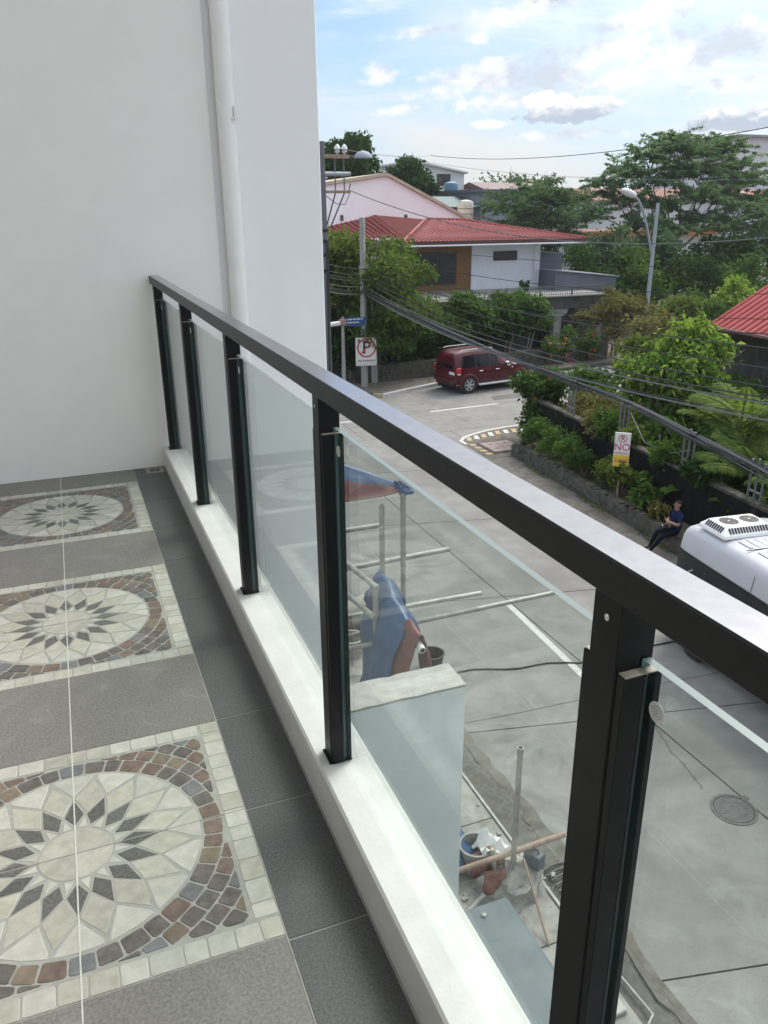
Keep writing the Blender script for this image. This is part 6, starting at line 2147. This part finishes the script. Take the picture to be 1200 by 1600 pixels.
# site corner below the canopy: post in a mound, rusty pipe, bag, tools
px, pyv = 3.77, 5.0
tube_thing('lone upright tube standing in a cement mound on the pavement', (px, pyv, .05), (px, pyv, 1.98), .035, group=None)
tube_thing('rusty brown tube lying across the cement mound', (2.9, 5.0, .50), (4.46, 5.0, .54), .034, 'rust', group=None)
tube_thing('thin leaning bar propped against the cement mound', (3.86, 4.92, .45), (3.72, 4.12, .03), .014, 'rust', group=None)
mo = MB()
rng = random.Random(12)
vs = []; R1, C1 = 9, 20
for i in range(R1):
    for j in range(C1):
        a = 2 * math.pi * j / C1
        r = .40 * (1 - i / (R1 - 1)) ** .6 * (1 + rng.uniform(-.2, .2))
        vs.append((px + r * math.cos(a) * 1.1, pyv + r * math.sin(a) * .9, .01 + .36 * (i / (R1 - 1)) ** .8 + rng.uniform(-.03, .03)))
mo.add(vs, [(i * C1 + j, i * C1 + (j + 1) % C1, (i + 1) * C1 + (j + 1) % C1, (i + 1) * C1 + j) for i in range(R1 - 1) for j in range(C1)])
tag(mo.build('cement_mound', 'debris', None, origin=(px, pyv, 0), smooth=50), 'lumpy grey cement mound round the foot of the lone tube', 'mound')
rubble = MB()
for i in range(130):
    a, d = rng.random() * 6.28, abs(rng.gauss(0, .55))
    x, y_ = px - .1 + d * math.cos(a), pyv + d * math.sin(a) * 1.2
    s_ = rng.uniform(.008, .035)
    rubble.box(-s_, s_, -s_ * .7, s_ * .7, 0, s_, rot=rotz(rng.random() * 3), org=(x, y_, .014))
tag(rubble.build('rubble', 'debris'), 'cement crumbs scattered round the mound', 'rubble', kind='stuff')
bg_ = thing('paper_sack', 'crumpled red and brown paper sack beside the cement mound', 'sack', (3.52, 4.98, .012), rad(20))
b = MB(); vs = []
for i in range(8):
    z = .42 * i / 7
    for j in range(14):
        a = 2 * math.pi * j / 14
        r = .13 * (1 + .12 * math.sin(3 * a + i) + rng.uniform(-.06, .06)) * (1 - .1 * abs(i - 3) / 4)
        vs.append((r * math.cos(a) * 1.25, r * math.sin(a) * .8, z + (.04 * math.sin(2 * a) if i == 7 else 0)))
b.add(vs, [(i * 14 + j, i * 14 + (j + 1) % 14, (i + 1) * 14 + (j + 1) % 14, (i + 1) * 14 + j) for i in range(7) for j in range(14)])
b.build('sack_body', 'bag_red', bg_, smooth=True)
MB().tube([(.02, .02, .2), (.03, .08, .58)], .03, 6).build('cardboard_roll', 'beige_plastic', bg_)
ws = MB(); vs = []
for i in range(7):
    for j in range(7):
        vs.append((3.5 + i * .055 + rng.uniform(-.01, .01), 5.22 + j * .05 + rng.uniform(-.01, .01), .40 + .09 * math.sin(i * 1.3 + j * .8) - .03 * abs(i - 3) + rng.uniform(-.02, .02)))
ws.add(vs, [(i * 7 + j, (i + 1) * 7 + j, (i + 1) * 7 + j + 1, i * 7 + j + 1) for i in range(6) for j in range(6)])
tag(ws.build('crumpled_sheet', 'sign_white', None, origin=(3.66, 5.35, .4), smooth=True), 'crumpled white sheet on the cement heap', 'sheet')
bucket('grey cement pail behind the paper sack', 3.50, 5.42, .2, .34, 'debris')
bt_ = MB(); vs = []
for i in range(9):
    for j in range(9):
        u_, v_ = i / 8 - .5, j / 8 - .5
        vs.append((3.28 + u_ * .55, 5.72 + v_ * .8, .06 + .38 * math.cos(u_ * 2.6) * math.cos(v_ * 2.6) + rng.uniform(-.03, .03)))
bt_.add(vs, [(i * 9 + j, (i + 1) * 9 + j, (i + 1) * 9 + j + 1, i * 9 + j + 1) for i in range(8) for j in range(8)])
tag(bt_.build('blue_sack', 'tarp_blue', None, origin=(3.28, 5.72, 0), smooth=True), 'bright blue plastic sack at the corner of the grey party wall', 'sack')
bucket('dull red pail lying behind the rusty tube', 3.36, 5.3, .15, .3, 'bag_red', z=.0, lying=True)
mx = thing('purple_toolbox', 'small dusty purple toolbox on the cement mound', 'toolbox', (4.02, 4.95, .28), .4)
MB().bbox(-.07, .07, -.11, .11, 0, .2, .012).build('case', 'slate', mx)
MB().tube([(0, -.06, .2), (0, -.03, .25), (0, .03, .25), (0, .06, .2)], .01, 6).build('handle', 'black_trim', mx)
tube_thing('stub of steel tube by the grey party wall', (3.0, 4.75, .1), (3.34, 4.9, .12), .035, group=None)

# ------------------------------------------------------------------ seated man
def person():
    o = thing('person', 'man in a navy polo shirt and dark trousers sitting on the stone planter', 'person', (12.34, 12.3, .42), rad(168))
    # local frame: x = the way he faces, z up, seat at 0
    J = {}
    E_ = []
    def v(name, co, r, par=None):
        J[name] = (co, r)
        if par: E_.append((par, name))
    v('pelvis', (.02, 0, .12), .145)
    v('waist', (-.01, 0, .30), .135, 'pelvis')
    v('chest', (.0, 0, .46), .155, 'waist')
    v('upper', (.01, 0, .56), .12, 'chest')
    v('neck', (.03, 0, .655), .055, 'upper')
    v('jaw', (.055, 0, .725), .062, 'neck')
    v('head', (.045, 0, .81), .088, 'jaw')
    v('crown', (.035, 0, .88), .062, 'head')
    for s, g in ((1, 'l'), (-1, 'r')):
        v(g + 'hip', (.06, s * .09, .085), .095, 'pelvis')
        v(g + 'knee', (.44, s * .14, .03 if s > 0 else .05), .068, g + 'hip')
        v(g + 'ankle', (.74 if s > 0 else .62, s * .13, -.36), .042, g + 'knee')
        v(g + 'toe', (.90 if s > 0 else .78, s * .15, -.40), .038, g + 'ankle')
        v(g + 'sho', (.0, s * .17, .55), .072, 'upper')
        v(g + 'elb', (.10, s * .25, .33), .05, g + 'sho')
        v(g + 'wri', (.27, s * .02, .345 + .03 * s), .032, g + 'elb')
        v(g + 'hand', (.27, -s * .07, .36 + .03 * s), .034, g + 'wri')
    o.scale = (.9, .9, .9)
    names = list(J)
    me = bpy.data.meshes.new('rig')
    me.from_pydata([J[n][0] for n in names], [(names.index(a), names.index(b)) for a, b in E_], [])
    ob = bpy.data.objects.new('rig', me)
    COL.objects.link(ob)
    ob.modifiers.new('skin', 'SKIN').use_smooth_shade = True
    sv = me.skin_vertices[0].data
    for i, n in enumerate(names):
        sv[i].radius = (J[n][1], J[n][1])
        sv[i].use_root = n == 'pelvis'
    s = ob.modifiers.new('sub', 'SUBSURF'); s.levels = 2; s.render_levels = 2
    dg = bpy.context.evaluated_depsgraph_get()
    dg.update()
    bm = bpy.data.meshes.new_from_object(ob.evaluated_get(dg))
    bpy.data.objects.remove(ob)
    bm.name = 'body'
    bm.materials.clear()
    for m in ('shirt', 'trousers', 'skin', 'shoe'):
        bm.materials.append(M[m])
    segs = [(Vector(J[a][0]), Vector(J[b][0]), a, b) for a, b in E_]
    def seg_of(p):
        best = None
        for a, b, na, nb in segs:
            d = b - a
            t = max(0, min(1, (p - a).dot(d) / d.length_squared))
            q = (p - (a + d * t)).length / (J[na][1] * (1 - t) + J[nb][1] * t)
            if best is None or q < best[0]: best = (q, na, nb, t)
        return best
    for f in bm.polygons:
        _, a, b, t = seg_of(f.center)
        k = 0
        if 'hip' in b or 'knee' in b or ('ankle' in b): k = 1
        if a == 'pelvis' and b == 'waist' and t < .2: k = 1
        if b == 'pelvis': k = 1
        if 'toe' in b: k = 3
        if b in ('jaw', 'head', 'crown') or (b == 'neck' and t > .55): k = 2
        if 'elb' in b and t > .75: k = 2
        if 'wri' in b or 'hand' in b: k = 2
        f.material_index = k
        f.use_smooth = True
    bo = bpy.data.objects.new('body', bm)
    COL.objects.link(bo); bo.parent = o
    # face, hair, ears, fingers
    hb = MB()
    n, m_ = 9, 18; vs = []
    for i in range(n):
        for j in range(m_):
            a = 2 * math.pi * j / m_; t = i / (n - 1)
            lim = .92 + .95 * (.5 - .5 * math.cos(a))
            ph = t * lim
            vs.append(((.028 + .096 * math.sin(ph) * math.cos(a)), .086 * math.sin(ph) * math.sin(a), .845 + .083 * math.cos(ph)))
    hb.add(vs, [(i * m_ + j, (i + 1) * m_ + j, (i + 1) * m_ + (j + 1) % m_, i * m_ + (j + 1) % m_) for i in range(n - 1) for j in range(m_)])
    hb.build('hair', 'hair', o, smooth=True)
    MB().tube([(.118, 0, .835), (.142, 0, .80), (.128, 0, .79)], [.008, .017, .01], 8).build('nose', 'skin', o, smooth=True)
    for s_ in (-1, 1):
        MB().lathe([(.012, 0), (.010, .006), (.002, .009)], 10, (.118, s_ * .032, .828), rot=Matrix.Rotation(rad(90), 3, 'Y')).build('eye', 'sign_black', o)
        MB().box(.112, .124, s_ * .032 - .02, s_ * .032 + .02, .846, .854).build('eyebrow', 'hair', o)
        MB().lathe([(.03, -.01), (.034, 0), (.02, .012)], 12, (.035, s_ * .088, .815), rot=Matrix.Rotation(rad(-90 * s_), 3, 'X')).build('ear', 'skin', o, smooth=True)
        g = 'l' if s_ > 0 else 'r'
        hx = Vector(J[g + 'hand'][0])
        for k in range(4):
            b0 = hx + Vector((.018 - .012 * k, -s_ * .012, .024 - .016 * k))
            ln = (.06, .07, .066, .052)[k]
            MB().tube([b0, b0 + Vector((.005, -s_ * ln * .5, .002)), b0 + Vector((-.012, -s_ * ln * .95, -.002))], [.009, .0085, .006], 6).build('finger', 'skin', o, smooth=True)
        MB().tube([hx + Vector((.01, s_ * .02, .02)), hx + Vector((.035, s_ * .0, .045)), hx + Vector((.03, -s_ * .03, .055))], [.011, .01, .007], 6).build('thumb', 'skin', o, smooth=True)
    MB().box(.108, .122, -.022, .022, .768, .774).build('mouth', 'fascia', o)
    cb = MB().lathe([(.075, .628), (.07, .665), (.082, .64)], 18, (.03, 0, 0))
    cb.build('collar', 'shirt', o, smooth=True)
    return o


person()
ph = thing('belt_pouch', 'small dark pouch with a white tag on the seated man lap', 'pouch', (12.06, 12.38, .62), rad(168))
MB().bbox(-.05, .05, -.07, .07, 0, .07, .012).build('pouch_body', 'black_trim', ph)
MB().bbox(.051, .056, -.03, .03, .02, .05, .001).build('tag', 'sign_white', ph)

# ------------------------------------------------------------------ haze: the humid air over the town
hz = bpy.data.materials.new('haze_air')
hz.use_nodes = True
t = NT(hz.node_tree)
t.N.remove(t.N['Principled BSDF'])
pv = t.new('ShaderNodeVolumePrincipled')
pv.inputs['Color'].default_value = (.86, .92, .96, 1)
pv.inputs['Density'].default_value = .0003
pv.inputs['Anisotropy'].default_value = .3
t.L.new(pv.outputs[0], t.N['Material Output'].inputs['Volume'])
hb_ = MB().box(-950, 950, -950, 950, -1.2, 17.5).build('haze', hz)
tag(hb_, 'thin pale haze softening the far trees and houses', 'haze', kind='stuff')
